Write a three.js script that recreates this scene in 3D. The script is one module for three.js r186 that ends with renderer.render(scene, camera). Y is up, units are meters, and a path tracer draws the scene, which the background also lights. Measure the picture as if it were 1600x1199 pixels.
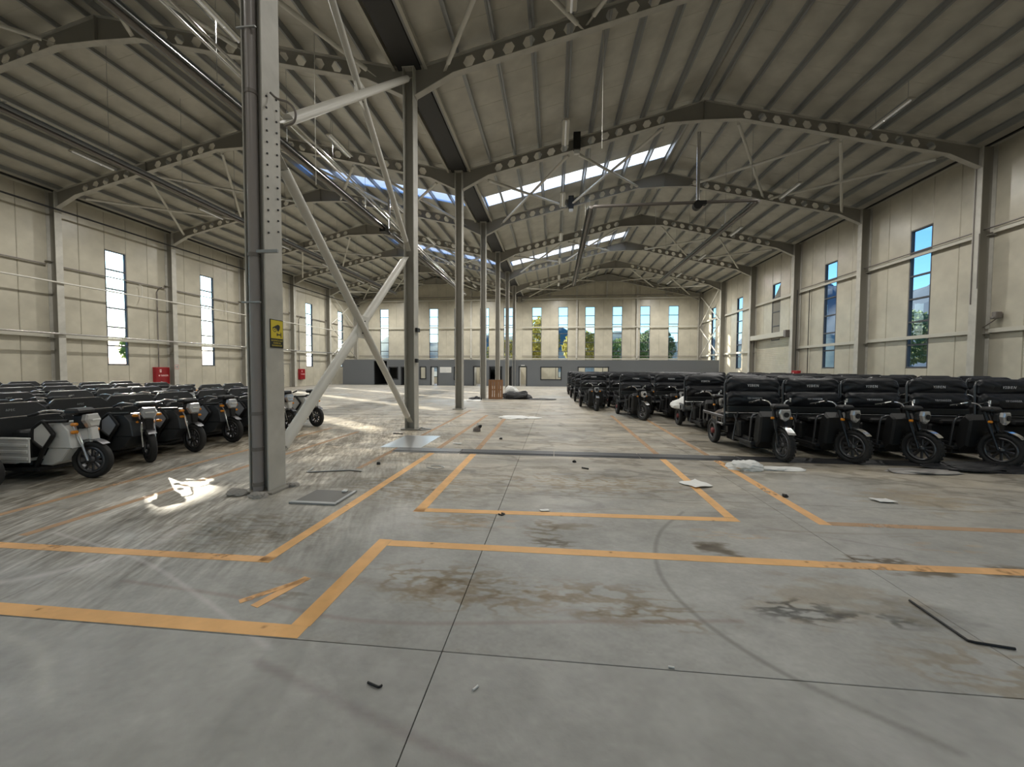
import * as THREE from 'three';
import { mergeGeometries } from 'three/addons/utils/BufferGeometryUtils.js';
import { Sky } from 'three/addons/objects/Sky.js';
import { RectAreaLightUniformsLib } from 'three/addons/lights/RectAreaLightUniformsLib.js';

/* ------------------------------------------------------------------ camera, sky, sun, exposure
   Plan coordinates used below: X to the right, Y up, Z forward from the camera into the hall; three.js z = -Z. */
const W = 1600, H = 1199, FOCAL = 621.81, EYE = 1.6;
const scene = new THREE.Scene();
const camera = new THREE.PerspectiveCamera(2 * Math.atan(H / 2 / FOCAL) * 180 / Math.PI, W / H, 0.05, 3000);
{
  const yaw = 0.10643, pitch = 0.03694, roll = -0.00446;
  const c = Math.cos, s = Math.sin;
  let right = [c(yaw), 0, s(yaw)], fwd0 = [-s(yaw), 0, c(yaw)], up0 = [0, 1, 0];
  const mix = (a, p, b, q) => a.map((x, i) => x * p + b[i] * q);
  let up = mix(up0, c(pitch), fwd0, s(pitch)), fwd = mix(fwd0, c(pitch), up0, -s(pitch));
  const r2 = mix(right, c(roll), up, -s(roll)), u2 = mix(right, s(roll), up, c(roll));
  const v = (a) => new THREE.Vector3(a[0], a[1], -a[2]);
  const m = new THREE.Matrix4().makeBasis(v(r2), v(u2), v(fwd).negate());
  camera.quaternion.setFromRotationMatrix(m);
  camera.position.set(0, EYE, 0);
}
const SUN = new THREE.Vector3(-1, 0.415, -0.77).normalize();
const SKY_LEVEL = 1.5, SUN_LEVEL = 24, FILL_LEVEL = 70, EXPOSURE = 0.76;
const sky = new Sky();
sky.scale.setScalar(2000);
{
  const u = sky.material.uniforms;
  u.turbidity.value = 4; u.rayleigh.value = 1.4; u.mieCoefficient.value = 0.003; u.mieDirectionalG.value = 0.7;
  u.sunPosition.value.copy(SUN);
  if (u.cloudCoverage) u.cloudCoverage.value = 0;
}
scene.add(sky);
scene.environmentIntensity = SKY_LEVEL;
scene.backgroundIntensity = SKY_LEVEL;
const sun = new THREE.DirectionalLight(new THREE.Color(1.0, 0.86, 0.66), SUN_LEVEL);
sun.position.copy(SUN).multiplyScalar(80).add(new THREE.Vector3(-4, 0, -18));
sun.target.position.set(-4, 0, -18);
sun.castShadow = true; sun.shadow.mapSize.set(4096, 4096);
Object.assign(sun.shadow.camera, { left: -45, right: 45, top: 45, bottom: -45, near: 1, far: 200 });
sun.shadow.radius = 1.2;
scene.add(sun, sun.target);
RectAreaLightUniformsLib.init();
const renderer = new THREE.WebGLRenderer({ antialias: true });
renderer.toneMapping = THREE.LinearToneMapping;
renderer.toneMappingExposure = EXPOSURE;
renderer.shadowMap.enabled = true;

/* ------------------------------------------------------------------ helpers */
let seed = 7;
const rnd = () => { seed = (seed + 0x6d2b79f5) | 0; let t = Math.imul(seed ^ (seed >>> 15), 1 | seed); t = (t + Math.imul(t ^ (t >>> 7), 61 | t)) ^ t; return ((t ^ (t >>> 14)) >>> 0) / 4294967296; };
const rr = (a, b) => a + (b - a) * rnd();
const ORD = ['first', 'second', 'third', 'fourth', 'fifth', 'sixth', 'seventh', 'eighth', 'ninth', 'tenth', 'eleventh', 'twelfth'];
const V = (X, Y, Z) => new THREE.Vector3(X, Y, -Z);
const used = {};
const numbered = (n) => { const k = used[n] = (used[n] ?? -1) + 1; return k ? n + '_' + String(k).padStart(3, '0') : n; };
function tag(o, label, category, group, kind) {
  o.userData = { ...o.userData, label, category };
  if (group) o.userData.group = group;
  if (kind) o.userData.kind = kind;
  return o;
}
function thing(name, label, category, group, kind, at) {
  const o = new THREE.Group(); o.name = numbered(name); scene.add(o);
  if (at) o.position.copy(at);
  return tag(o, label, category, group, kind);
}
function fit(g) {                                     // same attributes everywhere, so that pieces can be joined
  if (g.index) g = g.toNonIndexed();
  for (const k of Object.keys(g.attributes)) if (!['position', 'normal', 'uv'].includes(k)) g.deleteAttribute(k);
  if (!g.attributes.normal) g.computeVertexNormals();
  if (!g.attributes.uv) g.setAttribute('uv', new THREE.BufferAttribute(new Float32Array(g.attributes.position.count * 2), 2));
  return g;
}
const join = (list) => (list.length === 1 ? fit(list[0]) : mergeGeometries(list.map(fit)));
function metreUV(g) {                                 // uv in metres on the plane each face lies in
  g = fit(g);
  const p = g.attributes.position, n = g.attributes.normal, uv = g.attributes.uv;
  for (let i = 0; i < p.count; i++) {
    const ax = Math.abs(n.getX(i)), ay = Math.abs(n.getY(i)), az = Math.abs(n.getZ(i));
    if (ay >= ax && ay >= az) uv.setXY(i, p.getX(i), p.getZ(i));
    else if (ax >= az) uv.setXY(i, p.getZ(i), p.getY(i));
    else uv.setXY(i, p.getX(i), p.getY(i));
  }
  return g;
}
function part(parent, name, geo, mat, label) {
  const m = new THREE.Mesh(Array.isArray(geo) ? join(geo) : geo, mat);
  m.name = parent === scene ? numbered(name) : name;
  m.castShadow = m.receiveShadow = true;
  if (label) m.userData.label = label;
  parent.add(m);
  return m;
}
// chamfered box between two corners, in local three.js axes
function cbox(x0, x1, y0, y1, z0, z1, b = 0.004) {
  if (x0 > x1) [x0, x1] = [x1, x0]; if (y0 > y1) [y0, y1] = [y1, y0]; if (z0 > z1) [z0, z1] = [z1, z0];
  b = Math.min(b, (x1 - x0) * 0.45, (y1 - y0) * 0.45, (z1 - z0) * 0.45);
  const X = [x0, x1], Y = [y0, y1], Z = [z0, z1], pos = [], c = new THREE.Vector3((x0 + x1) / 2, (y0 + y1) / 2, (z0 + z1) / 2);
  const P = (i, j, k, ax) => new THREE.Vector3(X[i] + (ax === 0 ? 0 : (i ? -b : b)), Y[j] + (ax === 1 ? 0 : (j ? -b : b)), Z[k] + (ax === 2 ? 0 : (k ? -b : b)));
  const A = new THREE.Vector3(), B = new THREE.Vector3();
  const tri = (a, d, e) => {
    A.subVectors(d, a).cross(B.subVectors(e, a));
    const m = a.clone().add(d).add(e).divideScalar(3).sub(c);
    for (const v of A.dot(m) >= 0 ? [a, d, e] : [a, e, d]) pos.push(v.x, v.y, v.z);
  };
  const quad = (a, d, e, f) => { tri(a, d, e); tri(a, e, f); };
  for (const i of [0, 1]) {
    quad(P(i, 0, 0, 0), P(i, 1, 0, 0), P(i, 1, 1, 0), P(i, 0, 1, 0));
    quad(P(0, i, 0, 1), P(1, i, 0, 1), P(1, i, 1, 1), P(0, i, 1, 1));
    quad(P(0, 0, i, 2), P(1, 0, i, 2), P(1, 1, i, 2), P(0, 1, i, 2));
  }
  if (b > 0) {
    for (const i of [0, 1]) for (const j of [0, 1]) {
      quad(P(i, j, 0, 0), P(i, j, 1, 0), P(i, j, 1, 1), P(i, j, 0, 1));
      quad(P(i, 0, j, 0), P(i, 1, j, 0), P(i, 1, j, 2), P(i, 0, j, 2));
      quad(P(0, i, j, 1), P(1, i, j, 1), P(1, i, j, 2), P(0, i, j, 2));
      for (const k of [0, 1]) tri(P(i, j, k, 0), P(i, j, k, 1), P(i, j, k, 2));
    }
  }
  const g = new THREE.BufferGeometry();
  g.setAttribute('position', new THREE.BufferAttribute(new Float32Array(pos), 3));
  g.computeVertexNormals();
  return metreUV(g);
}
const box = (X0, X1, Y0, Y1, Z0, Z1, b) => cbox(X0, X1, Y0, Y1, -Z1, -Z0, b);        // the same in plan coordinates
const v3 = (x, y, z) => new THREE.Vector3(x, y, z);
const UPV = new THREE.Vector3(0, 1, 0);
function rod(a, b, r, seg = 10, r2 = r) {
  const d = b.clone().sub(a), g = new THREE.CylinderGeometry(r2, r, d.length(), seg, 1);
  g.applyQuaternion(new THREE.Quaternion().setFromUnitVectors(UPV, d.clone().normalize()));
  g.translate((a.x + b.x) / 2, (a.y + b.y) / 2, (a.z + b.z) / 2);
  return fit(g);
}
function tubeAlong(pts, r, n = 24, seg = 8, closed = false, tension = 0.5) {
  return fit(new THREE.TubeGeometry(new THREE.CatmullRomCurve3(pts, closed, 'catmullrom', tension), n, r, seg, closed));
}
function bentTube(pts, r, seg = 8, bend = 0.06) {     // straight runs with small round corners
  const path = new THREE.CurvePath();
  let from = pts[0];
  for (let i = 1; i < pts.length - 1; i++) {
    const a = pts[i].clone().add(pts[i - 1].clone().sub(pts[i]).setLength(bend)), b = pts[i].clone().add(pts[i + 1].clone().sub(pts[i]).setLength(bend));
    path.add(new THREE.LineCurve3(from, a)); path.add(new THREE.QuadraticBezierCurve3(a, pts[i], b)); from = b;
  }
  path.add(new THREE.LineCurve3(from, pts[pts.length - 1]));
  return fit(new THREE.TubeGeometry(path, pts.length * 7, r, seg, false));
}
function extrude(points, depth, holes = [], bevel = 0) {
  const s = new THREE.Shape(points.map((p) => new THREE.Vector2(p[0], p[1])));
  for (const h of holes) s.holes.push(new THREE.Path(h.map((p) => new THREE.Vector2(p[0], p[1]))));
  return fit(new THREE.ExtrudeGeometry(s, { depth, bevelEnabled: bevel > 0, bevelSize: bevel, bevelThickness: bevel, bevelSegments: 1, curveSegments: 6 }));
}
// a flat bar swept along a polyline in the X-Y plane: the flange of a rafter
function flange(pts, Zc, width, t) {
  const out = [];
  for (let i = 0; i < pts.length - 1; i++) {
    const [a, b] = [pts[i], pts[i + 1]], L = Math.hypot(b[0] - a[0], b[1] - a[1]), g = cbox(0, L, -t / 2, t / 2, -width / 2, width / 2, 0.002);
    g.rotateZ(Math.atan2(b[1] - a[1], b[0] - a[0])); g.translate(a[0], a[1], -Zc); out.push(g);
  }
  return join(out);
}
function hSection(Xc, Zc, y0, y1, h, b, tf, tw) {      // flanges face +-X
  return [box(Xc - h / 2, Xc - h / 2 + tf, y0, y1, Zc - b / 2, Zc + b / 2, 0.002), box(Xc + h / 2 - tf, Xc + h / 2, y0, y1, Zc - b / 2, Zc + b / 2, 0.002),
    box(Xc - h / 2 + tf, Xc + h / 2 - tf, y0, y1, Zc - tw / 2, Zc + tw / 2, 0.001)];
}

/* ------------------------------------------------------------------ noise and textures */
const PERM = new Uint8Array(512);
{ const p = [...Array(256).keys()]; for (let i = 255; i > 0; i--) { const j = Math.floor(rnd() * (i + 1)); [p[i], p[j]] = [p[j], p[i]]; } for (let i = 0; i < 512; i++) PERM[i] = p[i & 255]; }
function vnoise(x, y) {
  const xi = Math.floor(x), yi = Math.floor(y); let fx = x - xi, fy = y - yi;
  fx = fx * fx * (3 - 2 * fx); fy = fy * fy * (3 - 2 * fy);
  const a = PERM[(PERM[xi & 255] + yi) & 255], b = PERM[(PERM[(xi + 1) & 255] + yi) & 255], c = PERM[(PERM[xi & 255] + yi + 1) & 255], d = PERM[(PERM[(xi + 1) & 255] + yi + 1) & 255];
  return ((a + (b - a) * fx) * (1 - fy) + (c + (d - c) * fx) * fy) / 255;
}
const fbm = (x, y, o) => { let s = 0, a = 0.5, t = 0; for (let i = 0; i < o; i++) { s += a * vnoise(x, y); t += a; a *= 0.5; x = x * 2.03 + 17.1; y = y * 2.03 + 9.7; } return s / t; };
const sm = (a, b, x) => { const t = Math.min(1, Math.max(0, (x - a) / (b - a))); return t * t * (3 - 2 * t); };
function canvasTexture(w, h, draw, srgb = true) {
  const c = document.createElement('canvas'); c.width = w; c.height = h;
  draw(c.getContext('2d'), w, h);
  const t = new THREE.CanvasTexture(c);
  if (srgb) t.colorSpace = THREE.SRGBColorSpace;
  t.wrapS = t.wrapT = THREE.RepeatWrapping; t.anisotropy = 8;
  return t;
}
function greyTile(n, f, srgb = false) {               // repeating grey texture, f(u, v) in 0..1, made seamless by blending
  const d = new Uint8Array(n * n * 4);
  for (let y = 0; y < n; y++) for (let x = 0; x < n; x++) {
    const u = x / n, v = y / n, wu = sm(0.75, 1, u), wv = sm(0.75, 1, v);
    const g = (1 - wu) * (1 - wv) * f(u, v) + wu * (1 - wv) * f(u - 1, v) + (1 - wu) * wv * f(u, v - 1) + wu * wv * f(u - 1, v - 1);
    const k = (y * n + x) * 4; d[k] = d[k + 1] = d[k + 2] = Math.max(0, Math.min(255, g * 255)); d[k + 3] = 255;
  }
  const t = new THREE.DataTexture(d, n, n); t.magFilter = THREE.LinearFilter; t.minFilter = THREE.LinearMipmapLinearFilter; t.generateMipmaps = true;
  t.wrapS = t.wrapT = THREE.RepeatWrapping; if (srgb) t.colorSpace = THREE.SRGBColorSpace; t.needsUpdate = true;
  return t;
}
const scaled = (t, a, b = a) => { const c = t.clone(); c.repeat.set(a, b); c.needsUpdate = true; return c; };
const fineBump = greyTile(512, (u, v) => 0.5 * fbm(u * 18, v * 18, 4) + 0.5 * fbm(u * 60 + 5, v * 60, 3));
const softMottle = greyTile(256, (u, v) => 0.86 + 0.14 * fbm(u * 7, v * 7, 4), true);
const clothBump = greyTile(512, (u, v) => { const a = fbm(u * 3, v * 5, 3); return Math.abs(Math.sin((u * 2 + v * 7 + a * 3.2) * 3.1)) * 0.7 + 0.3 * fbm(u * 8, v * 12, 3); });

/* ------------------------------------------------------------------ materials (linear base colours) */
const std = (name, rgb, roughness = 0.6, metalness = 0, extra = {}) => new THREE.MeshStandardMaterial({ name, color: new THREE.Color(...rgb), roughness, metalness, ...extra });
const M = {
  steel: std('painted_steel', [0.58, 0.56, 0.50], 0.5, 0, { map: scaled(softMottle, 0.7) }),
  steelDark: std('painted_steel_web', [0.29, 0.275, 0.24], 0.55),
  pipe: std('painted_pipe', [0.64, 0.62, 0.56], 0.45),
  galv: std('galvanised', [0.34, 0.35, 0.35], 0.42, 0.4),
  gutter: std('gutter_steel', [0.05, 0.05, 0.05], 0.6, 0.2),
  roof: std('roof_panel', [0.62, 0.595, 0.515], 0.33, 0, { map: scaled(softMottle, 0.4) }),
  wall: std('wall_panel', [0.60, 0.56, 0.455], 0.3, 0, { map: scaled(softMottle, 0.3) }),
  wallBack: std('wall_core', [0.22, 0.21, 0.18], 0.8),
  girt: std('girt', [0.52, 0.50, 0.43], 0.42),
  pipeBrown: std('pipe_brown', [0.2, 0.18, 0.165], 0.45, 0.2),
  pipeShine: std('pipe_shine', [0.5, 0.49, 0.47], 0.28, 0.8),
  black: std('black_plastic', [0.009, 0.009, 0.0095], 0.5),
  blackGloss: std('black_paint', [0.014, 0.014, 0.016], 0.25),
  rubber: std('rubber', [0.018, 0.018, 0.018], 0.75),
  chrome: std('chrome', [0.75, 0.75, 0.76], 0.18, 1),
  alloy: std('alloy', [0.11, 0.11, 0.115], 0.35, 0.8),
  cloth: std('canopy_cloth', [0.016, 0.017, 0.021], 0.42, 0, { bumpMap: scaled(clothBump, 0.8), bumpScale: 0.008 }),
  seat: std('seat_vinyl', [0.014, 0.016, 0.017], 0.45, 0, { bumpMap: scaled(fineBump, 3), bumpScale: 0.002 }),
  white: std('white_plastic', [0.72, 0.72, 0.70], 0.4),
  grey: std('grey_plastic', [0.05, 0.054, 0.058], 0.38),
  greyLight: std('light_grey_plastic', [0.32, 0.34, 0.37], 0.4),
  amber: std('amber_lens', [0.75, 0.27, 0.02], 0.25),
  lens: std('lamp_lens', [0.55, 0.55, 0.55], 0.18, 0.6),
  red: std('red_paint', [0.34, 0.012, 0.02], 0.4),
  partition: std('partition', [0.145, 0.155, 0.165], 0.6),
  darkFrame: std('dark_frame', [0.03, 0.032, 0.035], 0.5),
  roomShade: std('room_shade', [0.03, 0.03, 0.03], 0.9),  // near-black shade colour for the unlit rooms
  frame: std('window_frame', [0.075, 0.08, 0.09], 0.5),
  concrete: std('concrete_pad', [0.2, 0.19, 0.175], 0.85),
  plate: std('cover_plate', [0.045, 0.046, 0.048], 0.5, 0.3),
  wood: std('pallet_wood', [0.26, 0.13, 0.06], 0.8),
  tarp: std('black_tarp', [0.02, 0.02, 0.022], 0.5, 0, { bumpMap: scaled(clothBump, 2), bumpScale: 0.02 }),
  bag: std('white_bag', [0.78, 0.78, 0.75], 0.6),
};
M.glass = new THREE.MeshPhysicalMaterial({ name: 'window_glass', color: new THREE.Color(0.60, 0.64, 0.68), roughness: 0.0, transmission: 1, thickness: 0, ior: 1.5, specularIntensity: 0.6 });
M.clearGlass = new THREE.MeshPhysicalMaterial({ name: 'clear_glass', color: new THREE.Color(0.9, 0.92, 0.92), roughness: 0.0, transmission: 1, thickness: 0, ior: 1.5, specularIntensity: 0.3 });
M.skylight = new THREE.MeshPhysicalMaterial({ name: 'skylight_sheet', color: new THREE.Color(0.86, 0.9, 0.95), roughness: 0.97, transmission: 0.95, thickness: 0, ior: 1.4 });

/* ------------------------------------------------------------------ the building: main dimensions */
const BAY = 5.3, Z0 = 4.764, ZK = (k) => Z0 + BAY * k;
const XR = 14.75, XL = -22.05, ZF = 42.1, ZB = -6.2;          // inner faces of the walls
const XV = -3.735;                                            // valley: middle columns
const RIDGE_R = 5.3, RIDGE_L = -12.7, TAN = 0.2355;
const TOPE = 9.18;                                            // rafter top at the column lines
const CEIL = (X, ridge) => TOPE + 0.21 + (RIDGE_R - XV - Math.abs(X - ridge)) * TAN;   // underside of the roof panels

/* floor: separate slabs with sawn joints, one texture in hall coordinates (fine near the camera) */
const FX0 = -0.62 - 3.15 * 7, FXN = 12, FZ0 = 2.14 - 2.87 * 3, FZN = 17;
// X, Z, half sizes, darkness, warmth, cracked?
const STAINS = [[1.45, 3.66, 0.22, 0.13, 0.42, 0.07, 0], [2.7, 3.6, 0.3, 0.1, 0.4, 0.08, 1], [3.0, 3.42, 0.25, 0.07, 0.36, 0.08, 0], [3.75, 3.5, 0.5, 0.12, 0.34, 0.08, 1], [0.1, 4.02, 0.3, 0.12, 0.2, 0.07, 0], [0.0, 3.62, 0.22, 0.1, 0.3, 0.06, 1], [-0.1, 3.9, 0.2, 0.3, 0.2, 0.06, 1],
  [1.62, 2.78, 0.3, 0.16, 0.36, 0.0, 1], [2.0, 2.72, 0.3, 0.1, 0.3, 0.0, 1], [2.35, 2.85, 0.28, 0.18, 0.12, 0.0, 0], [-0.9, 2.9, 0.6, 0.28, 0.14, 0.06, 1], [-0.5, 2.75, 0.7, 0.25, 0.14, 0.07, 1], [0.25, 2.75, 0.6, 0.25, 0.16, 0.07, 1], [0.7, 2.6, 0.45, 0.14, 0.16, 0.06, 1],
  [0.95, 2.0, 0.16, 0.1, 0.14, 0.0, 0], [1.0, 1.75, 0.3, 0.2, 0.06, 0, 0], [1.9, 2.95, 0.5, 0.3, 0.08, 0.05, 0], [4.4, 5.4, 0.6, 0.4, 0.07, 0.06, 0], [-1.0, 4.05, 0.5, 0.3, 0.1, 0.06, 1], [-1.95, 2.6, 0.25, 0.12, 0.16, 0.03, 1], [-3.0, 3.6, 0.9, 0.5, 0.12, 0.03, 1], [-0.2, 1.45, 0.07, 0.04, 0.2, 0, 0],
  [2.4, 2.3, 0.6, 0.3, 0.08, 0.05, 1], [0.4, 5.6, 1.6, 0.6, 0.12, 0.05, 1], [-1.9, 5.2, 1.0, 0.7, 0.14, 0.05, 1], [-2.8, 2.05, 0.4, 0.1, 0.1, 0, 1], [-2.4, 1.55, 0.4, 0.3, 0.06, 0, 0], [-0.9, 2.0, 0.7, 0.2, 0.06, 0.02, 0]];
function paintFloor(ctx, w, h, X0, Xw, ZA, Zh, b0) {
  const im = ctx.createImageData(w, h), d = im.data;
  for (let py = 0; py < h; py++) for (let px = 0; px < w; px++) {
    const X = X0 + (px + 0.5) / w * Xw, Z = ZA + (h - py - 0.5) / h * Zh;
    const big = fbm(X * 0.35 + 3, Z * 0.35, 3), mid = fbm(X * 1.4 + 40, Z * 1.4, 4), fine = fbm(X * 7, Z * 7 + 11, 4), grain = vnoise(X * 60, Z * 60), grit = vnoise(X * 23 + 5, Z * 31);
    const ridge = (n) => 1 - Math.abs(2 * n - 1);
    const st = fbm((X + Z * 0.3) * 0.9, (Z - X * 0.12) * 3.2 + 7, 5), cr = ridge(fbm(X * 1.2 + Z * 0.2, Z * 2.1 + 31, 5));
    const al = -0.35 * X + 0.94 * Z, ac = 0.94 * X + 0.35 * Z;                     // sweep direction of the dusty corner
    const sw = 0.28 * fbm(al * 1.3 + 60, ac * 6, 4) + 0.34 * fbm(al * 2.6 + 20, ac * 17, 4) + 0.42 * fbm(al * 6 + 2, ac * 40, 3), sr = ridge(fbm(al * 1.1 + 9, ac * 5.4 + 4, 5));
    const dusty = sm(2.8, 7.0, Z) * sm(0.25, 0.6, big + 0.2) * (1 - 0.5 * sm(22, 38, Z));
    let v = 0.685 + 0.07 * (big - 0.5) + 0.12 * (mid - 0.5) + 0.09 * (fine - 0.5) + 0.035 * (grain - 0.5) + 0.03 * (grit - 0.5);
    v += dusty * (-0.02 + 0.30 * (st - 0.5) - 0.13 * sm(0.86, 0.97, cr));
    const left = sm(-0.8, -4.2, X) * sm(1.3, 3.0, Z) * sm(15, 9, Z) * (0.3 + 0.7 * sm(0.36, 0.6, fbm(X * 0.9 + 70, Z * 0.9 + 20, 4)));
    v += left * (1.0 * (sw - 0.525) - 0.03 + 0.17 * sm(0.8, 0.97, sr) * sm(0.45, 0.6, mid));  // dust streaks, pale ones lightened to make up for missing sun glare
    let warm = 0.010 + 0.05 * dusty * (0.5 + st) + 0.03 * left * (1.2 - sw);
    if (b0 === NEAR) for (const q of STAINS) {                                     // spills and dirt with ragged edges
      const dx = (X - q[0]) / q[2], dz = (Z - q[1]) / q[3]; if (dx < -1.6 || dx > 1.6 || dz < -1.6 || dz > 1.6) continue;
      const n = fbm(X * 5 + q[0] * 7, Z * 11 + q[1] * 5, 5), e = sm(1.25, 0.35, Math.hypot(dx, dz) + (0.5 - n) * 2.2), c = q[6] ? sm(0.72, 0.95, ridge(n)) * e : e * (0.6 + 0.8 * (fine - 0.2));
      v -= q[4] * c; warm += q[5] * c;
    }
    const k = (py * w + px) * 4;
    d[k] = 255 * (v + warm * 0.55); d[k + 1] = 255 * (v + 0.006 - warm * 0.1); d[k + 2] = 255 * (v - 0.004 - warm); d[k + 3] = 255;
  }
  ctx.putImageData(im, 0, 0);
  const sx = w / Xw, sy = h / Zh, at = (X, Z) => [(X - X0) * sx, h - (Z - ZA) * sy];
  const stroke = (pts, width, css) => {
    ctx.strokeStyle = css; ctx.lineWidth = Math.max(1, width * sx); ctx.lineCap = 'round'; ctx.beginPath();
    pts.forEach((p, i) => { const [a, b] = at(...p); i ? ctx.lineTo(a, b) : ctx.moveTo(a, b); }); ctx.stroke();
  };
  const spline = (pts) => new THREE.CatmullRomCurve3(pts.map((p) => new THREE.Vector3(p[0], 0, p[1]))).getPoints(40).map((p) => [p.x, p.z]);
  seed = 99;
  const soft = (pts, width, rgb, a, n = 4) => { for (let i = n; i > 0; i--) stroke(pts, width * i / n, `rgba(${rgb},${a / n})`); };
  // tyre arcs and drag marks
  soft(spline([[1.45, 4.6], [1.05, 4.0], [0.86, 3.4], [0.84, 3.0], [0.95, 2.6], [1.2, 2.2], [1.7, 1.8]]), 0.05, '88,86,83', 0.42);
  soft(spline([[-1.6, 1.95], [-1.0, 1.75], [-0.4, 1.55], [0.3, 1.35]]), 0.07, '104,103,99', 0.34);
  soft(spline([[-3.2, 2.6], [-2.2, 2.5], [-1.2, 2.35], [0.2, 2.5], [1.2, 2.62]]), 0.05, '128,114,100', 0.3);
  soft(spline([[-2.2, 2.9], [-1.0, 2.75], [0.0, 2.62], [0.5, 2.5]]), 0.12, '134,118,104', 0.25);
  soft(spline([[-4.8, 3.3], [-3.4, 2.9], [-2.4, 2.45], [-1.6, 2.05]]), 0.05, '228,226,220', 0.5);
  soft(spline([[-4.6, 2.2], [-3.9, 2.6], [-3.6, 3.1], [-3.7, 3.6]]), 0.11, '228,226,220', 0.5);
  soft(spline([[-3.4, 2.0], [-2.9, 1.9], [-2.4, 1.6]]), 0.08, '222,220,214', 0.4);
  for (let i = 0; i < 60; i++) {                        // scuffs thrown all over the aisle
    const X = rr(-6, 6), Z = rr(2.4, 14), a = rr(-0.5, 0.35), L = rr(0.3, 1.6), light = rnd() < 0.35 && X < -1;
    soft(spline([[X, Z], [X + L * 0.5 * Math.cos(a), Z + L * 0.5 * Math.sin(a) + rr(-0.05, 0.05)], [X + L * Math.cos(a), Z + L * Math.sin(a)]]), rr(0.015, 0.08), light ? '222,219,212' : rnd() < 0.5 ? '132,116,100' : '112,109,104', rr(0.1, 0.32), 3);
  }
  const blot = (X, Z, r, rgb, a, n = 14) => { for (let i = 0; i < n; i++) { const [x, y] = at(X + rr(-r, r), Z + rr(-r, r) * 0.35); ctx.fillStyle = `rgba(${rgb},${a})`; ctx.beginPath(); ctx.ellipse(x, y, rr(0.1, 0.4) * r * sx, rr(0.04, 0.13) * r * sx, rr(-0.3, 0.3), 0, 7); ctx.fill(); } };
  for (let i = 0; i < 420; i++) blot(rr(-7, 7), rr(1.2, 16), rr(0.008, 0.03), '58,52,47', 0.5, 2);
  // smudged remains of orange paint
  for (const [X, Z, r] of [[-0.75, 4.05, 0.35], [3.55, 3.95, 0.3], [1.7, 4.0, 0.3]]) blot(X, Z, r, '205,150,95', 0.16, 10);
}
const NEAR = { X0: -7.0, W: 16.2, Z0: 0.7, H: 12.0 }, FAR = { X0: FX0 - 0.1, W: 38.2, Z0: FZ0 - 0.1, H: 49.2 };
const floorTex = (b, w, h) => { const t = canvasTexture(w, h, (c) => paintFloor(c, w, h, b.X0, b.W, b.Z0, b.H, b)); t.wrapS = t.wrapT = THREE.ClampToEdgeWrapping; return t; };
const roughTile = greyTile(512, (u, v) => 0.42 + 0.36 * fbm(u * 6, v * 9, 4) + 0.16 * (fbm(u * 26, v * 40, 3) - 0.5));
const floorMat = (b, w, h) => {
  const per = (t, m) => { const c = t.clone(); c.repeat.set(b.W / m, b.H / m); c.needsUpdate = true; return c; };
  return std('concrete_floor', [0.78, 0.78, 0.78], 0.92, 0, { map: floorTex(b, w, h), roughnessMap: per(roughTile, 4.7), bumpMap: per(fineBump, 1.3), bumpScale: 0.0016 });
};
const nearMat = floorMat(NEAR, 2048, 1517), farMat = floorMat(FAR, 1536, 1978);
const floor = part(scene, 'floor', box(XL - 0.2, XR + 0.2, -0.3, -0.03, ZB - 0.2, ZF + 0.2), M.concrete);
tag(floor, 'grey dusty concrete floor of the hall with sawn joints and orange lines', 'floor', null, 'structure');
for (let i = 0; i < FXN; i++) for (let j = 0; j < FZN; j++) {
  const x0 = Math.max(FX0 + 3.15 * i, XL), x1 = Math.min(FX0 + 3.15 * (i + 1), XR), z0 = Math.max(FZ0 + 2.87 * j, ZB), z1 = Math.min(FZ0 + 2.87 * (j + 1), ZF);
  if (x1 - x0 < 0.05 || z1 - z0 < 0.05) continue;
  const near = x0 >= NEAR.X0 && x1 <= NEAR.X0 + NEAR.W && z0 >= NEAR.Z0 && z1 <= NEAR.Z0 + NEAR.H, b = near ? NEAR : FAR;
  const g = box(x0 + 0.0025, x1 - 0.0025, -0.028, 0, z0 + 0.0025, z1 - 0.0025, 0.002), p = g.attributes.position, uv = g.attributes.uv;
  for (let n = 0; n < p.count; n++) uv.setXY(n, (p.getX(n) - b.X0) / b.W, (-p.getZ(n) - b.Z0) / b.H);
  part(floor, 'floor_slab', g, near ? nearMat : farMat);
}
// painted lines, worn through in places
const wearMap = (lo) => greyTile(256, (u, v) => sm(lo, lo + 0.22, fbm(u * 5, v * 11, 5) * 0.7 + 0.3 * fbm(u * 40, v * 40, 2)));
const paint = (name, rgb, lo) => new THREE.MeshStandardMaterial({ name, color: new THREE.Color(...rgb), roughness: 0.6, alphaMap: wearMap(lo), transparent: true, depthWrite: false, map: scaled(softMottle, 2) });
const paintA = paint('line_paint', [0.93, 0.52, 0.19], 0.04), paintB = paint('line_paint_worn', [0.86, 0.48, 0.19], 0.16), paintC = paint('line_paint_faint', [0.74, 0.47, 0.26], 0.14);
paintC.opacity = 0.5;
function line(X0, Z_0, X1, Z1, w, m) {
  const L = Math.hypot(X1 - X0, Z1 - Z_0), g = cbox(0, L, 0, 0.0012, -w / 2, w / 2, 0), p = g.attributes.position, uv = g.attributes.uv, o = rnd() * 9;
  for (let i = 0; i < p.count; i++) uv.setXY(i, p.getX(i) / 1.6 + o, p.getZ(i) / 1.6 + o * 0.7);
  g.rotateY(Math.atan2(Z1 - Z_0, X1 - X0)); g.translate(X0, 0.0004, -Z_0);
  part(floor, 'painted_line', g, m);
}
line(-12, 2.19, -1.5, 2.205, 0.115, paintA); line(-1.555, 2.26, -1.555, 3.52, 0.125, paintA);
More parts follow.
